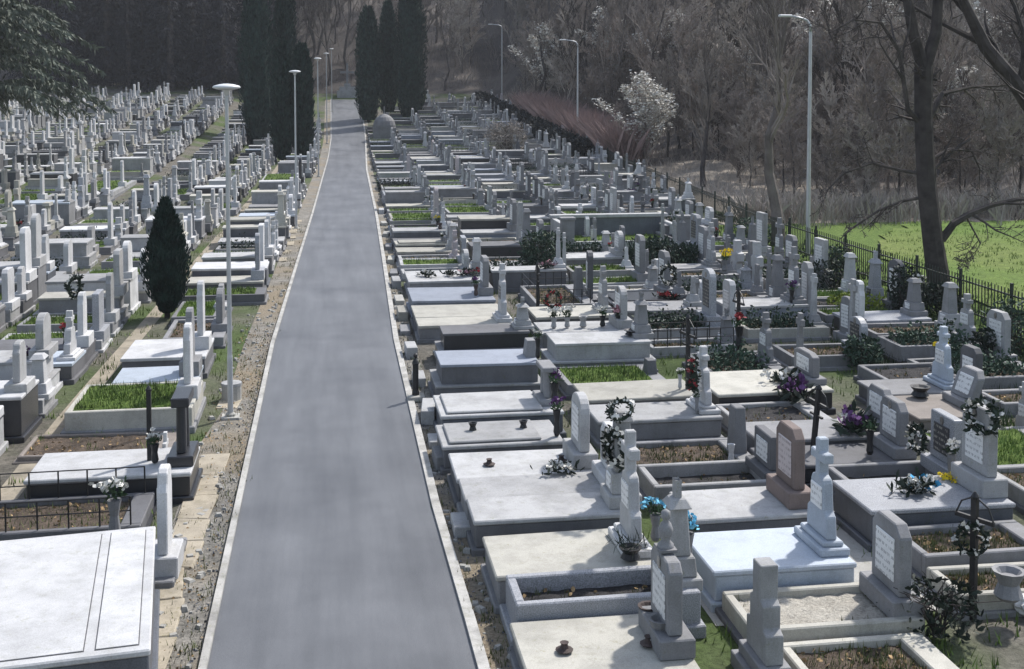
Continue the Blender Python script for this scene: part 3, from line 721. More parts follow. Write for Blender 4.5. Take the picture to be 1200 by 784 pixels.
for (u, w) in ((.28, 'foot'), (.72, 'head')):
    vase(at('A', 6, u, .55), .16, f'small dark vase near the {w} of lidded tomb, seventh of roadside row', 'iron', None, s=.8)
vase(at('A', 6, .97, .2), .45, 'black lantern like urn at head of seventh roadside tomb', 'iron', 'petal_purple', True, .9)
vase(at('A', 7, .97, .3), .4, 'dark urn with drooping flowers at head of eighth roadside tomb', 'iron', 'petal_purple', True, 1.1)
vase(at('A', 8, .97, .2), .42, 'black urn at head of ninth roadside two-tier tomb', 'iron', 'petal_white', True, .8)
bouquet((3.55, 17.85, .5), 'white dried bouquet fallen beside slab under pale tablet', 'petal_white', .8)
bouquet(at('A', 13, .25, .4), 'dark and white flowers near foot of slab, fourteenth of roadside row', 'petal_white', .9)
bouquet(at('A', 13, .55, .4), 'dark greenery bundle in middle of slab, fourteenth of roadside row', 'dark_leaf', .8)
bouquet(at('A', 13, .78, .4), 'pink flowers near head of slab, fourteenth of roadside row', 'petal_pink', 1.0)
bouquet(at('A', 13, .93, .4), 'dark red flowers at head of slab, fourteenth of roadside row', 'petal_red', 1.2)
bouquet((8.35, 15.9, .605), 'white and brown dried flowers on granite tomb beside blue ribbon', 'petal_white', 1.1)
o = tag(mk('ribbon', join(cards(R, lambda q: (8.55 + q.gauss(0, .08), 16.12 + q.gauss(0, .05), .63 + abs(q.gauss(0, .03))), 26, .16, .1, .1)), 'ribbon_blue'), 'bright blue ribbon lying on granite tomb', 'ribbon')
vase((9.2, 16.4, .05), .38, 'white vase with yellow flowers beside tall stone with wreath', 'white', 'petal_yellow', True, 1.1)
vase((9.3, 16.6, .05), .85, 'tall vase with white flowers and leaves beside tall stone with wreath', 'grey', 'petal_white', True, .9)
bouquet((8.9, 21.9, .4), 'purple and white flowers heaped before tall grey tablet, third row', 'petal_purple', 1.7)
bouquet((9.0, 19.3, .5), 'dark purple flowers before grey tablets, third row', 'petal_purple', 1.5)
vase((8.75, 18.2, .42), .4, 'dark green cypress-like pot before brownish tablet', 'iron', 'dark_leaf', True, .9)
for k, (u, fl) in enumerate(((.15, 'petal_white'), (.3, 'petal_white'), (.48, None), (.7, 'petal_white'), (.88, 'petal_pink'))):
    vase(at('B', 10, u, .35), .26, ['pale pot with white flowers at foot end', 'second pale pot with white flowers', 'plain pale urn in the middle', 'dark urn with white flowers', 'dark urn with pink flowers at head end'][k] + ' of slab, 11th of second row', 'pale' if k < 3 else 'iron', fl, True, 1.1)
vase(at('B', 9, .85, .5), .12, 'flat dark bowl at head of two-tier tomb, tenth of second row', 'iron', None, s=2.2)
vase((12.0, 35.0, .75), .35, 'grey urn holding bright yellow flowers, right of second cross pillar', 'grey', 'petal_yellow', True, 1.4)
vase((9.35, 26.2, .4), .5, 'tall vase of dark red flowers on iron cross pillar', 'iron', 'petal_red', True, 1.4)
vase((12.9, 23.6, .42), .35, 'vase with small yellow flowers in the dark bed near fence', 'pot_clay', 'petal_yellow', True, .9)
vase((11.2, 21.2, .5), .2, 'black round pot on brownish slab corner', 'iron', None, s=2)
vase((-2.75, 19.3, .5), .3, 'black pot with wilted stems beside twin black columns', 'iron', 'petal_white', True, .9)
vase((-2.98, 17.0, .22), .5, 'black and white flower vase before railed plot', 'grey', 'petal_white', True, 1.3)
vase((8.05, 13.0, .3), .36, 'grey concrete pot at bed corner beside iron cross', 'grey', None, s=2.0)
bag = empty('plastic_bag', (8.45, 13.15, .12), 0, 'white crumpled plastic bag beside grey concrete pot', 'bag')
bm = bmesh.new(); bmesh.ops.create_icosphere(bm, subdivisions=3, radius=.2)
for v in bm.verts: v.co = v.co * R.uniform(.88, 1.1); v.co.z *= .7
me = bpy.data.meshes.new('sack'); bm.to_mesh(me); bm.free(); me.materials.append(MATS['plastic_wrap']); o = bpy.data.objects.new('sack', me); COL.objects.link(o); o.parent = bag; o.location.z = .02
mk('knot', lathe([(.03, 0), (.02, .05), (.06, .1)], 7, 0, 0, .13), 'plastic_wrap', bag)
# shrubs of dried stalks near the iron cross
def shrub(name, loc, rad, h, n, mat, label, cat='shrub', L=.1, W=.05, group=None, stems=14, up=.5, trunkmat='bark'):
    rng = random.Random(int(abs(loc[0] * 13 + loc[1] * 17)))
    root = empty(name, loc, 0, label, cat, group)
    def cen(q):
        while 1:
            x, y, z = q.uniform(-1, 1), q.uniform(-1, 1), q.uniform(0, 1)
            if x * x + y * y + (z * 1.6 - .8) ** 2 < 1 and q.random() < .35 + .65 * (x * x + y * y + (z * 1.6 - .8) ** 2): return (x * rad, y * rad, z * h)
    mk('foliage', cards(rng, cen, n, L, W, up), mat, root)
    st = [tube([(rng.gauss(0, rad * .08), rng.gauss(0, rad * .08), -.05), (rng.gauss(0, rad * .3), rng.gauss(0, rad * .3), h * .5), (rng.gauss(0, rad * .55), rng.gauss(0, rad * .55), h * .9)], [.012 + h * .006, .008 + h * .004, .004], 4) for _ in range(stems)]
    mk('stem', join(*st), trunkmat, root)
    return root
shrub('dried_plant', (7.0, 12.75, .1), .5, .55, 420, 'dark_leaf', 'dark withered flower clump in bed before iron cross', 'plant', .1, .045, None, 30)
shrub('dried_plant', (6.75, 13.15, .1), .3, .3, 260, 'dark_leaf', 'low dark red withered plant at foot of grey tablet', 'plant', .08, .05)
shrub('evergreen_shrub', (7.05, 39.0, 0), .75, 1.5, 1500, 'shrub_leaf', 'dark spiky evergreen shrub between second and third rows', 'shrub', .22, .05, 'evergreen shrubs among graves')
shrub('evergreen_shrub', (10.9, 39.3, 0), .95, 1.2, 1800, 'shrub_leaf', 'rounded grey green shrub in third row beside small columnar one', 'shrub', .16, .06, 'evergreen shrubs among graves', up=.9)
shrub('evergreen_shrub', (12.2, 39.5, 0), .45, 1.0, 800, 'shrub_leaf', 'small upright shrub right of the rounded grey green one', 'shrub', .14, .05, 'evergreen shrubs among graves', up=1)
shrub('yellow_shrub', (14.8, 31.5, 0), .95, .55, 1500, 'yellow_shrub', 'low yellow green shrub in bed near fence', 'shrub', .1, .06)
for k, (x, y, rr, h, lb) in enumerate(((15.3, 29.9, .42, 1.6, 'dark ivy column with pale face near fence, left of big trunk'), (13.9, 24.3, .4, .7, 'dark evergreen clump behind white cross stone'), (16.3, 26.2, .8, 1.3, 'dark bush before fence right of big trunk'), (14.9, 25.0, .4, .9, 'dark bush with pale stones before fence'), (16.6, 24.0, .7, 1.2, 'large dark bush at right edge before fence'), (12.0, 25.4, .45, .7, 'dark flower clump behind tall grey tablet'), (15.5, 35, .8, 1.0, 'grey green bush under the fence by the mown lawn'), (16.6, 37.5, .7, 1.1, 'loose grey bush against fence beside street lamp'), (16.2, 44, .7, 1.3, 'dark bush at foot of brown trunk by fence'), (16.9, 31, .6, .9, 'small dark bush at foot of fence left of big trunk'))):
    shrub('dark_bush', (x, y, 0), rr, h, 900, 'shrub_leaf' if k % 3 else 'dark_leaf', lb, 'bush', .12, .06, 'bushes by the fence')
shrub('brush_shrub', (13.2, 88, terr(13.2, 88)), 1.6, 2.4, 1500, 'twig_pale', 'pale leafless brush growing among distant right graves', 'shrub', .5, .05, None, 40)
for k in range(9):
    x, y = 2.95 + .28 * k, 72.3; shrub('small_conifer', (x + lerpt(OFF, y) - 1, y, terr(x, y)), .12, .75, 120, 'cypress', 'small dark conifer in row on distant planted tomb', 'conifer', .1, .05, 'row of small conifers on a tomb', 3)

# iron crosses / posts
def iron_cross(loc, h, label, rz=0, arms=True):
    root = empty('iron_cross', loc, rz, label, 'iron cross' if arms else 'iron post', 'iron crosses')
    mk('post', join(box(-.035, .035, -.035, .035, -.1, h), lathe([(.05, 0), (.05, .03), (.01, .09)], 8, 0, 0, h)), 'iron', root)
    if arms:
        a = h * .82; w = h * .17
        mk('arm', join(box(-.02, .02, -w, w, a, a + .05), box(-.02, .02, -w * .6, w * .6, a - .2, a - .165), tube([(0, -w, a + .02), (0, -w * .7, a + .2), (0, 0, h + .03)], .012, 5), tube([(0, w, a + .02), (0, w * .7, a + .2), (0, 0, h + .03)], .012, 5)), 'iron', root)
    return root
iron_cross((7.68, 13.15, 0), 1.5, 'black iron cross standing at bed corner under dark wreath', .5)
iron_cross((-2.86, 19.5, 0), 1.6, 'thin black iron post before twin black columns', 0, False)
iron_cross((6.95, 22.4, 0), 1.9, 'tall slim dark iron cross behind white cross pillar', .2)
iron_cross((9.4, 26.4, 0), 1.7, 'black iron cross with dark red flowers, third row', .1)
iron_cross((7.95, 18.7, 0), 1.45, 'leaning dark iron cross beside grey tablet in third row', .3).rotation_euler[0] = .12
iron_cross((5.7, 32.3, 0), 1.5, 'dark iron cross beside railed green plot', .1)
r_ = empty('stone_cross', (4.66, 12.15, 0), 0, 'pale stepped stone cross at bottom edge, between near bed and grey tablet', 'stone cross')
mk('cross', prism([(-.3, .3), (.3, .3), (.3, .62), (.2, .66), (.2, .9), (.12, .95), (.12, 1.32), (-.12, 1.32), (-.12, .95), (-.2, .9), (-.2, .66), (-.3, .62)], -.1, .1), 'pale', r_, .01)
mk('base', join(box(-.24, .24, -.42, .42, -.1, .16), box(-.17, .17, -.36, .36, .16, .3)), 'grey', r_, .01)
# lantern bollard by the road
r_ = empty('lantern_post', (1.74, 24.25, .02), 0, 'short black lantern post on pale block at road edge', 'lantern post')
mk('base', box(-.16, .18, -.2, .14, 0, .1), 'concrete', r_, .01)
mk('post', lathe([(.075, .1), (.075, .16), (.06, .2), (.06, .72), (.075, .75), (.06, .8), (.02, .86), (.045, .9), (.04, .94), (.005, .97)], 12), 'iron', r_)
# pale concrete blocks along the right verge
k = 0
for y in (22.9, 21.2, 25.6, 28.3, 31.0, 33.0, 35.4, 38.2, 40.5, 43.5, 47, 51, 55, 60, 17.0, 20.0):
    x = re(y) + .33; L = R.uniform(.25, .55)
    o = mk('kerb_block', box(-.13, .13, -L, L, -.05, R.uniform(.1, .28)), R.choice(['pale', 'cream', 'concrete', 'grey']), None, .012)
    o.location = (x, y, .01); o.rotation_euler[2] = R.gauss(0, .06)
    tag(o, f'pale concrete block on right verge at foot of tomb, {ordn(k)} listed along road' if 0 else 'low pale concrete block on right road verge before a tomb foot', 'block', 'concrete blocks along the right verge'); k += 1
o = empty('small_statue', (-2.72, 20.3, .1), 0, 'small white cross figure in bare plot behind iron post', 'cross'); mk('cross', crossvf(0, 0, .1, .5, .06), 'white', o, .006); mk('base', box(-.1, .1, -.12, .12, 0, .12), 'white', o, .006)
o = empty('bust', (3.64, 12.5, 1.38), 0, 'weathered green-grey carved finial on near grey tablet', 'finial'); mk('figure', lathe([(.1, 0), (.09, .06), (.05, .1), (.07, .16), (.085, .22), (.06, .29), (.03, .32), (.055, .36), (.05, .42), (.01, .45)], 12), 'grey', o, 0, True); mk('base', box(-.1, .1, -.12, .12, -.0, .03), 'grey', o)
o = empty('barrel', (-2.0, 24.9, 0), 0, 'round concrete bin behind first lamp post, left verge', 'bin'); mk('drum', lathe([(.2, 0), (.2, .35), (.17, .36), (.16, .3)], 14), 'concrete', o); mk('rim', lathe([(.21, .3), (.21, .36), (.17, .365)], 14), 'pale', o)
# procedural vases on the nearer graves
rv = random.Random(5); nv = 0
used = {('A', 0), ('A', 5), ('A', 6), ('A', 7), ('A', 8), ('A', 13), ('B', 9), ('B', 10)}
for g in GR:
    if 'root' not in g or (g['row'], g['i']) in used or g['kind'] not in ('slab', 'lid', 'tier', 'panel', 'weeds', 'bed') or nv > 50 or rv.random() > .34 or g['y0'] < 18: continue
    nv += 1; u = rv.uniform(.78, .9); x, y, z = at(g['row'], g['i'], u, rv.uniform(.15, .4))
    if g['kind'] in ('weeds', 'bed'): z -= .1
    fl = wpick(rv, dict(petal_white=9, petal_red=4, petal_yellow=2, petal_pink=3, petal_purple=3, none=3)); mt = wpick(rv, dict(grey=4, iron=4, pale=3, white=2, pot_clay=3))
    w1 = dict(grey='grey', iron='black', pale='pale', white='white', pot_clay='dark clay')[mt]; fw = {'none': 'empty'}.get(fl, fl.replace('petal_', '') + '-flowered')
    if rv.random() < .75: vase((x, y, z), rv.uniform(.18, .35), f"{fw} {w1} vase on {COLW[g['top']]} {KINDW[g['kind']]}, {ordn(g['i'])} of {ROWN[g['row']]}", mt, None if fl == 'none' else fl, True, rv.uniform(.6, 1.05))
    else: bouquet((x - .2, y, z), f"{fw.replace('empty', 'dark').replace('-flowered', '')} flowers lying on {COLW[g['top']]} {KINDW[g['kind']]}, {ordn(g['i'])} of {ROWN[g['row']]}", 'dark_leaf' if fl == 'none' else fl, rv.uniform(.7, 1.2))

# ------------------------------------------------------------------ weeds and litter along the verges and between graves
rw = random.Random(3)
pts = []; lv_ = []
for i in range(520):
    y = 10 + 45 * rw.random() ** 1.6; side = rw.random()
    x = re(y) + rw.choice([.2, .3, .42, .5]) + rw.gauss(0, .05) if side < .45 else le(y) - rw.choice([.16, .3, .55, .95]) + rw.gauss(0, .06)
    for k in range(7): pts.append((x + rw.gauss(0, .06), y + rw.gauss(0, .1), terr(x, y) + .01))
o = mk('weeds', blades(rw, pts, .09, .008), 'weed'); tag(o, 'low dry weeds and grass along both road verges', 'weeds', None, 'stuff')
pts = []
for i in range(2600):
    y = 12 + 60 * rw.random() ** 1.3; x = rw.uniform(-9, -2.4) if rw.random() < .35 else rw.uniform(4.4, 17)
    for k in range(8): pts.append((x + rw.gauss(0, .1), y + rw.gauss(0, .1), terr(x, y)))
o = mk('grass_tufts', blades(rw, pts, .16, .012), 'grass_bed'); tag(o, 'green grass tufts growing between the graves', 'grass', None, 'stuff')
pts = []
for i in range(2600):
    y = 19 + 42 * rw.random() ** 1.2; x = rw.uniform(12.2, 17.2) if rw.random() < .8 else rw.uniform(17.4, 19.2)
    for k in range(10): pts.append((x + rw.gauss(0, .13), y + rw.gauss(0, .13), terr(x, y)))
o = mk('rank_grass', blades(rw, pts, .24, .014), 'rank'); tag(o, 'rank dark green grass along the foot of the fence', 'grass', None, 'stuff')
pts = []
for i in range(1500):
    x, y = rw.uniform(18.8, 46), rw.uniform(24, 51.5)
    if pin(x, y):
        for k in range(9): pts.append((x + rw.gauss(0, .16), y + rw.gauss(0, .16), terr(x, y) + .05))
o = mk('lawn_grass', blades(rw, pts, .13, .016), 'lawn_blade'); tag(o, 'uneven tufts of grass on the sunlit lawn', 'grass', None, 'stuff')
o = mk('leaf_litter', cards(rw, lambda q: (lambda y: (le(y) - q.uniform(.12, .95), y, .03))(10 + 22 * q.random()), 900, .035, .03, .05), 'dry_leaf'); tag(o, 'dead leaves and debris on the left verge', 'leaves', None, 'stuff')
V = []; F = []
for i in range(260):
    y = 10 + 28 * rw.random() ** 1.3; x = le(y) - rw.uniform(.15, .95) if rw.random() < .7 else re(y) + rw.uniform(.16, .45); q = rw.uniform(.015, .06)
    v, f = frust(-q, q, -q * rw.uniform(.6, 1.6), q * rw.uniform(.6, 1.4), 0, q * rw.uniform(.5, 1.1), q * .35, q * .3); a = rw.uniform(0, 6.28); o_ = len(V)
    V += [(x + p * math.cos(a) - k * math.sin(a), y + p * math.sin(a) + k * math.cos(a), .01 + r3) for p, k, r3 in v]; F += [tuple(k + o_ for k in ff_) for ff_ in f]
o = mk('rubble', (V, F), 'concrete'); tag(o, 'broken concrete rubble scattered on the verges', 'rubble', None, 'stuff')
o = mk('gravel', cards(rw, lambda q: (lambda y: (q.choice([re(y) + .14 + abs(q.gauss(0, .16)), le(y) - .12 - abs(q.gauss(0, .12))]), y, .025))(10 + 22 * q.random()), 1100, .03, .032, .1), 'slate'); tag(o, 'dark grit and stones beside the kerbs', 'gravel', None, 'stuff')

# ------------------------------------------------------------------ lamps
def lamp(x, y, ztop, label):
    z = terr(x, y); h = ztop - z
    root = empty('street_lamp', (x, y, z), 0, label, 'lamp', 'disc lamps along the left of the road')
    mk('post', lathe([(.055, -.1), (.053, 1.2), (.046, 1.25), (.034, h - .25), (.03, h - .12)], 10), 'lamp_metal', root)
    mk('base', join(box(-.17, .17, -.17, .17, -.1, .05), lathe([(.1, .05), (.1, .09), (.065, .12)], 10)), 'concrete', root)
    hd = mk('lamp_head', lathe([(.05, -.16), (.06, -.08), (.14, -.05), (.25, -.03), (.27, -.01), (.24, .02), (.13, .05), (.03, .06)], 20, 0, 0, h - .06), 'lamp_white', root, 0, True)
    mk('lens', lathe([(.10, -.065), (.2, -.046), (.21, -.04)], 16, 0, 0, h - .06), 'lamp_metal', hd)
for i, (y, zt, px) in enumerate(((23.5, 6.5, 270), (54, 7.1, 347), (84, 8.3, 373), (114, 9.4, 383), (141, 10.6, 389))):
    x = (px - 384) * y / 1400; lamp(x, y, zt, f'grey post lamp with flat white disc head, {ordn(i)} along road left edge')
lamp(-5.0, 146, 6.8, 'small distant disc lamp half hidden among the left cypresses')
def tall_lamp(x, y, h, arm, label):
    z = terr(x, y); root = empty('street_light', (x, y, z), 0, label, 'street light', 'tall curved street lights beyond the fence')
    mk('pole', tube([(0, 0, -.2), (0, 0, h * .5), (0, 0, h - .5)], [.09, .075, .06], 10), 'lamp_metal', root)
    mk('bracket', tube([(0, 0, h - .5), (-.03, 0, h - .25), (-.15, 0, h - .08), (-.4, 0, h), (-arm, 0, h + .08)], [.06, .055, .05, .045, .04], 8), 'lamp_metal', root, 0, True)
    mk('lamp_head', box(-arm - .45, -arm + .05, -.1, .1, h + .03, h + .13), 'lamp_white', root, .03)
tall_lamp(17.95, 42.8, 8.95, .8, 'tall grey street light with curved arm, nearest on the right')
tall_lamp(19.2, 91, terr(19.2, 91) * 0 + 9.8 - terr(19.2, 91), 1.0, 'tall grey street light before reddish brush')
tall_lamp(20.4, 140, 13.4 - terr(20.4, 140), 1.2, 'farthest tall street light beside wooded slope')

# ------------------------------------------------------------------ fence
fr = empty('metal_fence', (17.3, 8, 0), 0, 'dark green metal picket fence along right side of cemetery', 'fence')
acc = 0; pts = []
for (a, b2) in zip(FENCE, FENCE[1:]):
    n_ = max(1, round(math.hypot(b2[0] - a[0], b2[1] - a[1]) / 2.5))
    for k in range(n_): pts.append((a[1] + (b2[1] - a[1]) * k / n_, a[0] + (b2[0] - a[0]) * k / n_))
pts.append((FENCE[-1][1], FENCE[-1][0]))
fmat = 'fence'; simple('fence', (.018, .026, .022), .5, .2)
for i, (x, y) in enumerate(pts):
    z = terr(x, y)
    if i % 1 == 0: mk('post', box(x - 17.3 - .035, x - 17.3 + .035, y - 8 - .035, y - 8 + .035, z - .1, z + 1.36), fmat, fr)
    if i + 1 < len(pts):
        x2, y2 = pts[i + 1]; z2 = terr(x2, y2); V = []; F = []
        n_ = 16 if y < 70 else 9
        for k in range(1, n_):
            t = k / n_; px_, py_, pz = x + (x2 - x) * t - 17.3, y + (y2 - y) * t - 8, z + (z2 - z) * t; w = .011 if y < 70 else .02
            v, f = box(px_ - w, px_ + w, py_ - w, py_ + w, pz + .08, pz + 1.2); o_ = len(V); V += v; F += [tuple(q + o_ for q in ff_) for ff_ in f]
        for zz in (.22, 1.04):
            v = [(x - 17.3 + sx * .018, y - 8, z + zz + dz) for sx in (-1, 1) for dz in (-.02, .02)] + [(x2 - 17.3 + sx * .018, y2 - 8, z2 + zz + dz) for sx in (-1, 1) for dz in (-.02, .02)]
            f = [(0, 1, 5, 4), (2, 6, 7, 3), (1, 3, 7, 5), (0, 4, 6, 2)]; o_ = len(V); V += v; F += [tuple(q + o_ for q in ff_) for ff_ in f]
        mk('picket_panel', (V, F), fmat, fr)

# ------------------------------------------------------------------ trees
def grow(rng, trunk, radii, levels, seed_dir=None, spread=.9, up=.25, droop=0.0, start=.3, minr=.006):
    """trunk: list of points; returns list of (level, pts, radii)"""
    out = [(0, trunk, radii)]; cur = [(trunk, radii, start)]
    for lv, (nb, ratio, segs) in enumerate(levels):
        nxt = []
        for pts_, rr_, st in cur:
            Ls = [0]
            for a, b2 in zip(pts_, pts_[1:]): Ls.append(Ls[-1] + (Vector(b2) - Vector(a)).length)
            tot = Ls[-1]
            for k in range(nb):
                t = st + (1 - st) * ((k + rng.random()) / nb); d = t * tot
                j = max(i for i in range(len(Ls) - 1) if Ls[i] <= d + 1e-9)
                f = (d - Ls[j]) / max(1e-6, Ls[j + 1] - Ls[j]); p = Vector(pts_[j]).lerp(Vector(pts_[j + 1]), f); r = rr_[j] + (rr_[j + 1] - rr_[j]) * f
                ax = (Vector(pts_[j + 1]) - Vector(pts_[j])).normalized()
                s = Vector((rng.gauss(0, 1), rng.gauss(0, 1), rng.gauss(0, .6))); s = (s - ax * s.dot(ax)).normalized()
                dr = (ax * rng.uniform(.45, .9) + s * spread * rng.uniform(.7, 1.2) + Vector((0, 0, up))).normalized()
                ln = tot * ratio * rng.uniform(.6, 1.25) * (1.15 - .55 * t); q = [tuple(p)]; c = p
                for sg in range(segs):
                    dr = (dr + Vector((rng.gauss(0, .16), rng.gauss(0, .16), rng.gauss(.05, .12) - droop * (lv + 1) * .5))).normalized(); c = c + dr * ln / segs; q.append(tuple(c))
                r0_ = max(minr, r * rng.uniform(.45, .7)); rr = [max(minr * .6, r0_ * (1 - .8 * i / segs)) for i in range(segs + 1)]
                out.append((lv + 1, q, rr)); nxt.append((q, rr, .2))
        cur = nxt
    return out
def tubes(brs, segf):
    V = []; F = []
    for lv, p, r in brs:
        s = segf(lv); n_ = len(p); o_ = len(V)
        for i in range(n_):
            a = Vector(p[max(i - 1, 0)]); b2 = Vector(p[min(i + 1, n_ - 1)]); d = (b2 - a).normalized()
            u = d.cross(Vector((.31, .2, .93) if abs(d.z) < .9 else (1, .1, 0))).normalized(); w = d.cross(u); c = Vector(p[i])
            for k in range(s):
                an = 2 * PI * k / s; V.append(tuple(c + (u * math.cos(an) + w * math.sin(an)) * r[i]))
        for i in range(n_ - 1):
            for k in range(s):
                a_ = o_ + i * s + k; b_ = o_ + i * s + (k + 1) % s; F.append((a_, b_, b_ + s, a_ + s))
    return V, F
segf = lambda lv: (9, 6, 4, 3, 3, 3)[lv]
def bare_tree(name, loc, h, r, seed, label, group, levels=((9, .5, 5), (6, .45, 3), (6, .45, 3), (4, .5, 2)), mats=('bark', 'twig'), minr=.012, spread=.8, up=.3, trunk=None, radii=None, start=.28, cat='tree', droop=0):
    rng = random.Random(seed)
    if trunk is None:
        trunk = []; x = y = 0
        for i in range(8): trunk.append((x, y, -.2 + (h + .2) * i / 7)); x += rng.gauss(0, .025 * h); y += rng.gauss(0, .025 * h)
        radii = [r * (1.25 if i == 0 else 1) * (1 - .88 * i / 7) for i in range(8)]
    b = grow(rng, trunk, radii, levels, spread=spread, up=up, start=start, minr=minr, droop=droop)
    root = empty(name, loc, 0, label, cat, group)
    mk('trunk', tubes([q for q in b if q[0] == 0], segf), mats[0], root)
    mk('crown', tubes([q for q in b if q[0] > 0], segf), mats[1], root)
    return root
# the big bare tree beyond the fence
def P(px, py, Y=33.6):       # metres in the plane of the trunk
    a = math.atan(216 / 1400); X = Y * math.tan(a + math.atan((px - 600) / 1400)); fw = Y * math.cos(a) + X * math.sin(a)
    return (X - 18.0, 0, 6.5 - (py - 98) / 1400 * fw)
root = empty('bare_tree', (18.0, 33.6, 0), 0, 'big bare dark tree with forked trunk beyond fence by lawn', 'tree', 'bare trees beyond the fence')
rng = random.Random(4)
def shift(p, k): return [(x, y + (i * k), z) for i, (x, y, z) in enumerate(p)]
t0 = [P(1110, 362), P(1105, 340), P(1096, 285), P(1087, 215), P(1082, 140), P(1081, 78)]
t1 = [P(1081, 80), P(1069, 40), P(1061, 0), P(1052, -70), P(1040, -150), P(1020, -230)]
t2 = [P(1082, 82), P(1095, 38), P(1097, -5), P(1110, -80), P(1118, -160), P(1130, -240)]
l1 = shift([P(1106, 282), P(1117, 262), P(1132, 250), P(1152, 240), P(1180, 232), P(1215, 228), P(1245, 215)], -.15)
l2 = shift([P(1088, 205), P(1060, 200), P(1030, 192), P(1000, 205), P(975, 235)], .2)
l3 = shift([P(1084, 150), P(1060, 128), P(1045, 60), P(1020, 28), P(985, 25), P(955, 40)], -.2)
l4 = shift([P(1086, 190), P(1120, 175), P(1150, 178), P(1165, 200), P(1170, 225)], .25)
l5 = shift([P(1092, 230), P(1066, 236), P(1040, 248), P(1012, 270), P(1000, 285)], .2)
l6 = shift([P(1132, 250), P(1150, 285), P(1138, 305), P(1118, 315)], -.1)
l7 = shift([P(1084, 150), P(1110, 110), P(1150, 102), P(1200, 100), P(1250, 110)], .3)
mk('trunk', join(tubes([(0, t0, [.46, .36, .31, .29, .27, .28])], segf), tubes([(0, t1, [.2, .18, .15, .12, .08, .03]), (0, t2, [.2, .17, .15, .12, .08, .03])], segf)), 'bark', root)
allb = []
for q, r_ in ((t1, .18), (t2, .18), (l1, .13), (l2, .07), (l3, .09), (l4, .06), (l5, .06), (l6, .03), (l7, .09)):
    rr = [r_ * (1 - .75 * i / (len(q) - 1)) for i in range(len(q))]
    g_ = grow(rng, q, rr, ((10 if r_ > .15 else 7, .38, 4), (6, .45, 3), (5, .5, 3)), up=.05, spread=.9, start=.25, minr=.012, droop=.06)
    allb += [(lv + 0, p, r) for lv, p, r in g_ if not (lv == 0 and r_ == .18)]
g_ = grow(rng, t0, [.3] * 6, ((6, .3, 4), (5, .45, 3), (4, .5, 3)), up=.0, spread=1, start=.5, minr=.012, droop=.1)
allb += [(lv, p, [min(x, .05) for x in r]) for lv, p, r in g_ if lv > 0]
mk('crown', tubes([(max(1, lv), p, r) for lv, p, r in allb], segf), 'bark', root)
# leaning tree whose trunk stands just out of frame on the right
q = [(4.2, 0, -.2), (3.4, .1, 2.5), (2.2, .2, 4.8), (.9, .3, 6.6), (0.1, .5, 7.6), (-.6, .6, 9.0), (-1.0, .5, 11)]
bare_tree('bare_tree', (19.5, 33.0, 0), 11, .3, 12, 'leaning bare tree reaching in at top right corner', 'bare trees beyond the fence', ((9, .4, 5), (6, .42, 3), (5, .45, 3)), ('bark', 'bark'), .009, trunk=q, radii=[.34, .3, .27, .23, .2, .15, .06], start=.4, up=.1)
bare_tree('bare_tree', (17.9, 45.6, 0), 10.5, .27, 3, 'brown trunked bare tree by fence left of street light', 'bare trees beyond the fence', ((11, .4, 5), (7, .42, 3), (5, .45, 3)), ('bark_grey', 'twig'), .010, start=.35, spread=.6, up=.4)
bare_tree('bare_tree', (22.3, 69, terr(22.3, 69)), 8.5, .17, 8, 'slender bare tree with V-shaped twigs on the dry bank', 'bare trees beyond the fence', ((16, .42, 4), (8, .4, 3), (6, .4, 2)), ('bark', 'twig'), .012, start=.25, spread=.45, up=.7)
# blossoming shrub
root = bare_tree('blossom_tree', (21.6, 80, terr(21.6, 80)), 5.4, .12, 21, 'white blossoming shrub tree at edge of reddish brush', None, ((14, .6, 4), (7, .45, 3), (6, .4, 2)), ('bark_grey', 'twig_pale'), .02, start=.1, spread=.6, up=.6)
root.scale = (1.5, 1.5, .82)
rngb = random.Random(2); cr = [c for c in root.children if c.name.startswith('crown')][0]
vs = [v.co for v in cr.data.vertices if v.co.z > 1.8]
mk('blossom', cards(rngb, lambda q: tuple(q.choice(vs) + Vector((q.gauss(0, .09), q.gauss(0, .09), q.gauss(0, .09)))), 4600, .12, .10, .3), 'blossom', root)
blossom_root = root
# wooded hillside: prototypes copied to individual trees
protos = []
specs = [(11, .17, ((11, .42, 4), (8, .42, 3), (7, .45, 2), (4, .55, 2)), 'bark_grey', 'twig', .55, .5), (13, .2, ((13, .36, 4), (8, .42, 3), (7, .45, 2), (4, .55, 2)), 'bark', 'twig', .6, .45), (9, .13, ((14, .5, 4), (8, .42, 3), (8, .45, 2), (5, .55, 2)), 'bark_grey', 'twig_pale', .75, .35), (12, .15, ((11, .35, 4), (8, .4, 3), (7, .4, 2), (3, .55, 2)), 'bark_grey', 'bark_grey', .5, .6), (7, .1, ((16, .55, 4), (8, .45, 3), (8, .45, 2), (4, .55, 2)), 'bark', 'twig', .85, .4)]
for i, (h, r, lv, mb, mt_, sp, up_) in enumerate(specs):
    protos.append(bare_tree('bare_tree', (0, 0, 0), h, r, 40 + i, ['tall grey bare tree in the hillside wood', 'tall dark bare tree in the hillside wood', 'pale twiggy bare tree in the hillside wood', 'slim straight bare tree in the hillside wood', 'short bushy bare tree in the hillside wood'][i], ['tall grey wood trees', 'tall dark wood trees', 'pale twiggy wood trees', 'slim wood trees', 'bushy wood trees'][i], lv, (mb, mt_), .03 if i in (2, 4) else .024, sp, up_, start=.12 if i in (2, 4) else .3))
rt = random.Random(77); spots = []
tries = 0
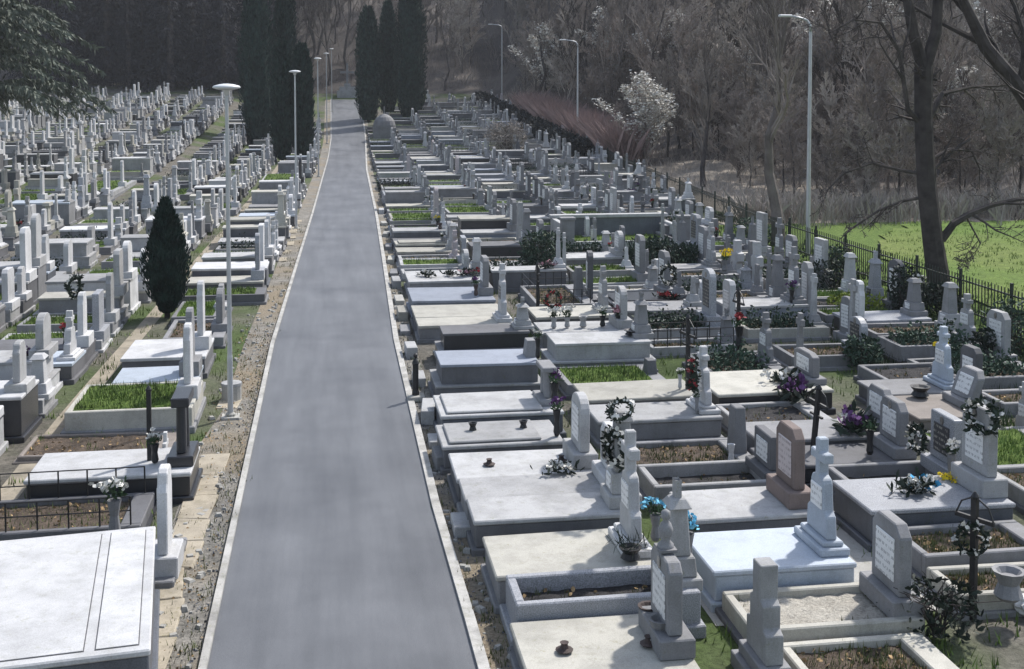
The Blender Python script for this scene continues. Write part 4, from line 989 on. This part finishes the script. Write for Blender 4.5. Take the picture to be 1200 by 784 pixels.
while len(spots) < 290 and tries < 90000:
    tries += 1
    Y, px = (55 + 102 * rt.random() ** 1.1, rt.uniform(560, 1290)) if len(spots) < 185 else (158 + 75 * rt.random() ** 1.5, rt.uniform(300, 900)); X = (px - 384) / 1400 * Y
    fx = lerpt(FENCE, Y) if Y < 146 else 1e9
    if 600 < px and 54.5 < Y < 86 and X > 25 + (86 - Y) * .12: pass
    elif Y < 158 and not (X > fx + 3.2 + (99 if Y < 86 else 2.5 if Y < 100 else 0)): continue
    if px < 300 and rt.random() < .25: continue
    dmin = 2.2 if Y < 160 else 2.6
    if any((X - a[0]) ** 2 + (Y - a[1]) ** 2 < dmin ** 2 for a in spots): continue
    spots.append((X, Y))
for k in range(190):
    for _ in range(400):
        Y = 56 + 86 * rt.random() ** 1.2; px = rt.uniform(590, 1290); X = (px - 384) / 1400 * Y
        if (Y > 82 or X > 24.5) and X > lerpt(FENCE, Y) + 3 and all((X - a[0]) ** 2 + (Y - a[1]) ** 2 > 1.7 ** 2 for a in spots): spots.append((X, Y, 1)); break
first = [True] * 5
for X, Y, *sh in spots:
    px = 384 + 1400 * X / Y
    k = wpick(rt, {0: 4, 1: 5, 2: 1, 3: 6, 4: 1}) if px < 520 else wpick(rt, {0: 4, 1: 2, 2: 5, 3: 2, 4: 5})
    s = rt.uniform(.75, 1.25) * (1.1 if Y > 160 else .85)
    if sh: k = rt.choice((2, 4, 4)); s = rt.uniform(.4, .75)
    if sh:
        o = dup(protos[k], (X, Y, terr(X, Y) - .1), rt.uniform(0, 6.28), s, ['', '', 'low pale leafless shrub on the dry bank beyond the fence', '', 'low grey leafless shrub on the dry bank beyond the fence'][k], ['', '', 'pale bank shrubs', '', 'grey bank shrubs'][k]); o.name = 'bare_shrub'; o['category'] = 'shrub'
    elif first[k]:
        first[k] = False; o = protos[k]; o.location = (X, Y, terr(X, Y) - .1); o.rotation_euler[2] = rt.uniform(0, 6); o.scale = (s,) * 3
    else: dup(protos[k], (X, Y, terr(X, Y) - .1), rt.uniform(0, 6.28), (s, s, s * rt.uniform(.85, 1.2)))
for px_, Y, sc_, lb in ((905, 85, 1.05, 'pale blossoming shrub on slope left of tall street light'), (985, 88, 1.2, 'pale blossoming tree on slope left of big forked trunk'), (1150, 74, 1.1, 'pale blossoming tree on slope right of big forked trunk'), (800, 100, 1.1, 'pale blossoming shrub on slope behind slender V-shaped tree'),
        (860, 92, .9, 'small pale blossoming shrub left of nearest street light arm'), (1195, 84, 1.3, 'pale blossoming tree on slope behind the leaning tree'), (1060, 90, 1.2, 'pale blossoming tree on slope behind big forked trunk'), (640, 128, 1.2, 'pale blossoming tree high on slope left of second street light'), (720, 112, 1.2, 'pale blossoming tree on slope above the white blossoming shrub')):
    X = (px_ - 384) / 1400 * Y; dup(blossom_root, (X, Y, terr(X, Y)), rt.uniform(0, 6), (sc_ * 1.4, sc_ * 1.4, sc_ * .9), lb)
# undergrowth of pale twigs on the banks
def brush(name, n, place, h, w, mat, label):
    rng = random.Random(n); V = []; F = []
    for i in range(n):
        x, y = place(rng); z = terr(x, y)
        for k in range(5):
            a = rng.uniform(0, 6.28); t = rng.uniform(.1, .9); hh = h * rng.uniform(.4, 1.25); ox, oy = x + rng.gauss(0, .25), y + rng.gauss(0, .25); o_ = len(V)
            mx, my = ox + math.cos(a) * hh * t * .4, oy + math.sin(a) * hh * t * .4; ex, ey = ox + math.cos(a) * hh * t, oy + math.sin(a) * hh * t
            b_ = rng.uniform(0, 3.14); wx, wy = math.cos(b_) * w, math.sin(b_) * w
            V += [(ox - wx, oy - wy, z), (ox + wx, oy + wy, z), (mx + wx, my + wy, z + hh * .6), (ex, ey, z + hh), (mx - wx, my - wy, z + hh * .6)]; F.append((o_, o_ + 1, o_ + 2, o_ + 3, o_ + 4))
    o = mk(name, (V, F), mat); tag(o, label, 'brush', None, 'stuff')
def pl_bank(q):
    while 1:
        Y = q.uniform(52, 150); px = q.uniform(560, 1260); X = (px - 384) / 1400 * Y
        if X > lerpt(FENCE, Y) + 2.0 and not (Y < 54 and X > 22): return X, Y
brush('bank_brush', 6500, pl_bank, .7, .009, 'twig_pale', 'dry pale brush covering the bank beyond the fence')
def pl_far(q): Y = q.uniform(158, 250); px = q.uniform(-60, 1260); return (px - 384) / 1400 * Y, Y
brush('undergrowth', 6000, pl_far, 1.9, .022, 'twig', 'brown undergrowth on the wooded slope')
def pl_lawn(q): return q.uniform(19.5, 60), 52.5 + q.gauss(1.2, 1.2)
brush('brush_line', 1500, pl_lawn, 1.3, .018, 'twig_pale', 'pale dry brush along the far edge of the lawn')
# reddish brush and dark hedge behind the far right graves
def pl_red(q): Y = 80 + 42 * q.random(); return lerpt(FENCE, Y) + .6 + abs(q.gauss(0, .7)), Y
brush('red_brush', 3800, pl_red, 2.6, .022, 'twig_red', 'reddish bare shrubs in a band behind the fence')
kk = 0
for Y in range(84, 146, 3):
    X = lerpt(FENCE, Y) - 1.1; kk += 1
    shrub('hedge_bush', (X, Y, terr(X, Y)), 1.1, 1.5, 700, 'dark_hedge', 'dark clipped bush in the hedge before the fence', 'bush', .28, .2, 'dark hedge bushes', 6)
# cypresses
def cypress(loc, h, r, seed, label, n=5200, L=.5, W=.12, group='columnar cypresses', mat='cypress', tip=2.4, spindle=False):
    rng = random.Random(seed); root = empty('cypress', loc, 0, label, 'cypress', group)
    mk('trunk', lathe([(r * .16, -.2), (r * .12, h * .2), (.02, h * .6)], 8), 'bark', root)
    ph = [rng.uniform(0, 6.28) for _ in range(6)]
    def rad(t, a): return r * (min(1, .55 + t * 1.35) if spindle else 1) * (min(1, .55 + t * 3) * (1 - max(0, (t - .45) / .55) ** tip) ** (.72 if spindle else .6)) * (1 + .09 * math.sin(3 * a + ph[0] + t * 9) + .08 * math.sin(5 * a + ph[1] - t * 14) + .05 * math.sin(9 * a + ph[2] + t * 30))
    V = []; F = []; nz, na = 26, 14
    for j in range(nz + 1):
        t = j / nz
        for i in range(na): a = 2 * PI * i / na; q = rad(t, a) * .86; V.append((q * math.cos(a), q * math.sin(a), .15 + t * (h - .3)))
    for j in range(nz):
        for i in range(na): a_ = j * na + i; b_ = j * na + (i + 1) % na; F.append((a_, b_, b_ + na, a_ + na))
    for _ in range(n):
        t = rng.random() ** .9 * .99; a = rng.uniform(0, 2 * PI); q = rad(t, a) * rng.uniform(.78, 1.13); c = Vector((q * math.cos(a), q * math.sin(a), .15 + t * (h - .3)))
        d = Vector((math.cos(a) * .35 + rng.gauss(0, .2), math.sin(a) * .35 + rng.gauss(0, .2), 1)).normalized(); s = d.cross(Vector((rng.gauss(0, 1), rng.gauss(0, 1), 0))).normalized() * W * .5; l_ = L * rng.uniform(.5, 1.2); o_ = len(V)
        V += [tuple(c), tuple(c + d * l_ * .5 + s), tuple(c + d * l_), tuple(c + d * l_ * .5 - s)]; F.append((o_, o_ + 1, o_ + 2, o_ + 3))
    mk('crown', (V, F), mat, root)
def cyp(px, ybase_d, wpx, ytop, seed, label, **k):
    Y = ybase_d; X = (px - 384) / 1400 * Y; z = terr(X, Y); zt = 6.5 + (98 - ytop) * Y / 1400
    cypress((X, Y, z), zt - z, wpx * Y / 2800, seed, label, **k)
cyp(304, 112, 33, -35, 1, 'tall cypress left of road, leftmost of the left clump'); cyp(336, 116, 24, -25, 2, 'tall narrow cypress in left clump behind shorter ones')
cyp(332, 100, 20, 48, 3, 'shorter cypress in front left clump, left of its twin'); cyp(355, 100, 21, 52, 4, 'shorter cypress in front left clump nearest the road')
cyp(431, 132, 25, 8, 5, 'cypress right of road, leftmost of three'); cyp(454, 136, 19, 2, 6, 'narrow middle cypress of three right of road'); cyp(480, 130, 33, -20, 7, 'broad tall cypress, rightmost of three right of road')
cypress((-4.45, 34.0, 0), 3.45, .55, 8, 'small dark blue-green cone tree among left graves', n=6500, L=.16, W=.04, group=None, tip=1.0, spindle=True)
# dome-topped chapel-like tomb at the foot of the cypresses
z = terr(6.1, 118); r_ = empty('domed_tomb', (5.4, 116, z), 0, 'grey domed tomb with cross below right cypresses', 'tomb')
mk('wall', box(-1.5, 1.5, -1.4, 1.4, -.3, 1.3), 'grey', r_); mk('dome', lathe([(1.5, 1.3), (1.5, 1.6), (1.35, 2.1), (1.0, 2.55), (.5, 2.85), (.12, 2.95), (.1, 3.1)], 18), 'grey', r_); mk('cross', crossvf(0, 0, 3.05, .8, .1), 'pale', r_)
r_.scale = (.72, .72, .8)
z = terr(1.6, 154); r_ = empty('cross_monument', (2.5, 154, z), 0, 'grey stepped monument with tall cross at end of road', 'monument')
mk('base', join(box(-1.3, 1.3, -.8, .8, -.4, .8), box(-1, 1, -.6, .6, .8, 1.3), box(-.4, .4, -.3, .3, 1.3, 1.7)), 'pale', r_); mk('cross', crossvf(0, 0, 1.7, 2.6, .16), 'grey', r_)
o = r_.children[1]; o.rotation_euler[2] = PI / 2; r_.children[0].rotation_euler[2] = 0
# big drooping spruce upper left
def spruce(loc, h, rad, seed, label, group, dens=1.0, mat='spruce', z0=2.0, name='spruce'):
    rng = random.Random(seed); root = empty(name, loc, 0, label, 'conifer', group)
    mk('trunk', lathe([(.4, -.3), (.3, h * .4), (.04, h)], 9), 'bark', root)
    V = []; F = []; z = z0
    while z < h - .3:
        t = (z - z0) / (h - z0); rr = rad * (1 - t) ** .8 + .2
        for k in range(rng.randint(5, 7)):
            a = rng.uniform(0, 6.28); L = rr * rng.uniform(.7, 1.1); n_ = int((10 + L * 16) * dens)
            for i in range(n_):
                u = (i + rng.random()) / n_; x = L * u; dz = .25 * L * math.sin(u * 2.4) * .5 - .22 * L * u * u
                sd = rng.gauss(0, .12 + .1 * (1 - u) * L * .4)
                c = Vector((math.cos(a) * x - math.sin(a) * sd, math.sin(a) * x + math.cos(a) * sd, z + dz))
                d = Vector((math.cos(a) * .5 + rng.gauss(0, .4), math.sin(a) * .5 + rng.gauss(0, .4), -.75 + rng.gauss(0, .35))).normalized()
                s = d.cross(Vector((rng.gauss(0, 1), rng.gauss(0, 1), rng.gauss(0, 1)))).normalized() * rng.uniform(.04, .09); l_ = rng.uniform(.25, .7); o_ = len(V)
                V += [tuple(c - s * .3), tuple(c + d * l_ * .5 + s), tuple(c + d * l_), tuple(c + d * l_ * .5 - s)]; F.append((o_, o_ + 1, o_ + 2, o_ + 3))
        z += rng.uniform(.35, .55)
    mk('crown', (V, F), mat, root)
    return root
spruce((-20.6, 76, terr(-20.6, 76)), 24, 7.6, 5, 'large drooping grey-green spruce over graves at upper left', None, 2.0, z0=5.2)
pr = spruce((0, 0, 0), 16, 3.2, 6, 'dark spruce in the shaded conifer wood behind left graves', 'dark conifer wood', .55, 'conifer_dark', .5)
rc = random.Random(8); sp = []; fi = True
while len(sp) < 95:
    Y = 150 + 60 * rc.random() ** 1.7; px = rc.uniform(50, 335); X = (px - 384) / 1400 * Y
    if any((X - a) ** 2 + (Y - b2) ** 2 < 5 for a, b2 in sp): continue
    sp.append((X, Y)); s = rc.uniform(.8, 1.3)
    if fi: fi = False; pr.location = (X, Y, terr(X, Y)); pr.scale = (s,) * 3
    else: dup(pr, (X, Y, terr(X, Y)), rc.uniform(0, 6), s)

# ------------------------------------------------------------------ air
hz = mk('haze', box(-130, 250, -40, 370, -2, 100), 'asphalt'); hz['kind'] = 'stuff'; hz['label'] = 'thin pale haze in the valley air'
hm_ = bpy.data.materials.new('haze_air'); hm_.use_nodes = True; hn = hm_.node_tree.nodes
for q in list(hn):
    if q.type != 'OUTPUT_MATERIAL': hn.remove(q)
pv = hn.new('ShaderNodeVolumePrincipled'); pv.inputs['Density'].default_value = HAZE; pv.inputs['Color'].default_value = (.86, .88, .93, 1)
hm_.node_tree.links.new(pv.outputs[0], hn['Material Output'].inputs['Volume']); hz.data.materials.clear(); hz.data.materials.append(hm_)
# ------------------------------------------------------------------ light, camera
SUN_AZ, SUN_EL = math.radians(48), math.radians(50)
w = bpy.data.worlds.new("World"); sc.world = w; w.use_nodes = True
n = w.node_tree.nodes; bg = n['Background']; sk = n.new('ShaderNodeTexSky'); sk.sky_type = 'NISHITA'; sk.sun_disc = False
sk.sun_elevation = SUN_EL; sk.sun_rotation = SUN_AZ; sk.air_density = 1.2; sk.dust_density = 1.5
hs_ = n.new('ShaderNodeHueSaturation'); hs_.inputs['Saturation'].default_value = .72; w.node_tree.links.new(sk.outputs[0], hs_.inputs['Color']); w.node_tree.links.new(hs_.outputs[0], bg.inputs[0]); bg.inputs[1].default_value = .135
L = bpy.data.lights.new('sun', 'SUN'); L.energy = 3.3; L.angle = math.radians(2.2); L.color = (1, .96, .9)
o = bpy.data.objects.new('sun', L); COL.objects.link(o)
dv = Vector((math.sin(SUN_AZ) * math.cos(SUN_EL), math.cos(SUN_AZ) * math.cos(SUN_EL), math.sin(SUN_EL)))
o.rotation_euler = dv.to_track_quat('Z', 'Y').to_euler(); o.location = (20, 20, 40)
cam = bpy.data.cameras.new('camera'); co = bpy.data.objects.new('camera', cam); COL.objects.link(co); sc.camera = co
cam.sensor_width = 36; cam.lens = 1400 / 1200 * 36; cam.clip_end = 1500; cam.clip_start = .1
pitch = math.radians(3); cam.shift_y = -(294 - 1400 * math.tan(pitch)) / 1200
co.location = (0, 0, 6.5); co.rotation_euler = (PI / 2 - pitch, 0, -math.atan(216 / 1400))
vs_ = sc.view_settings; vs_.view_transform = 'Standard'; vs_.look = 'None'; vs_.exposure = .75; vs_.gamma = 1
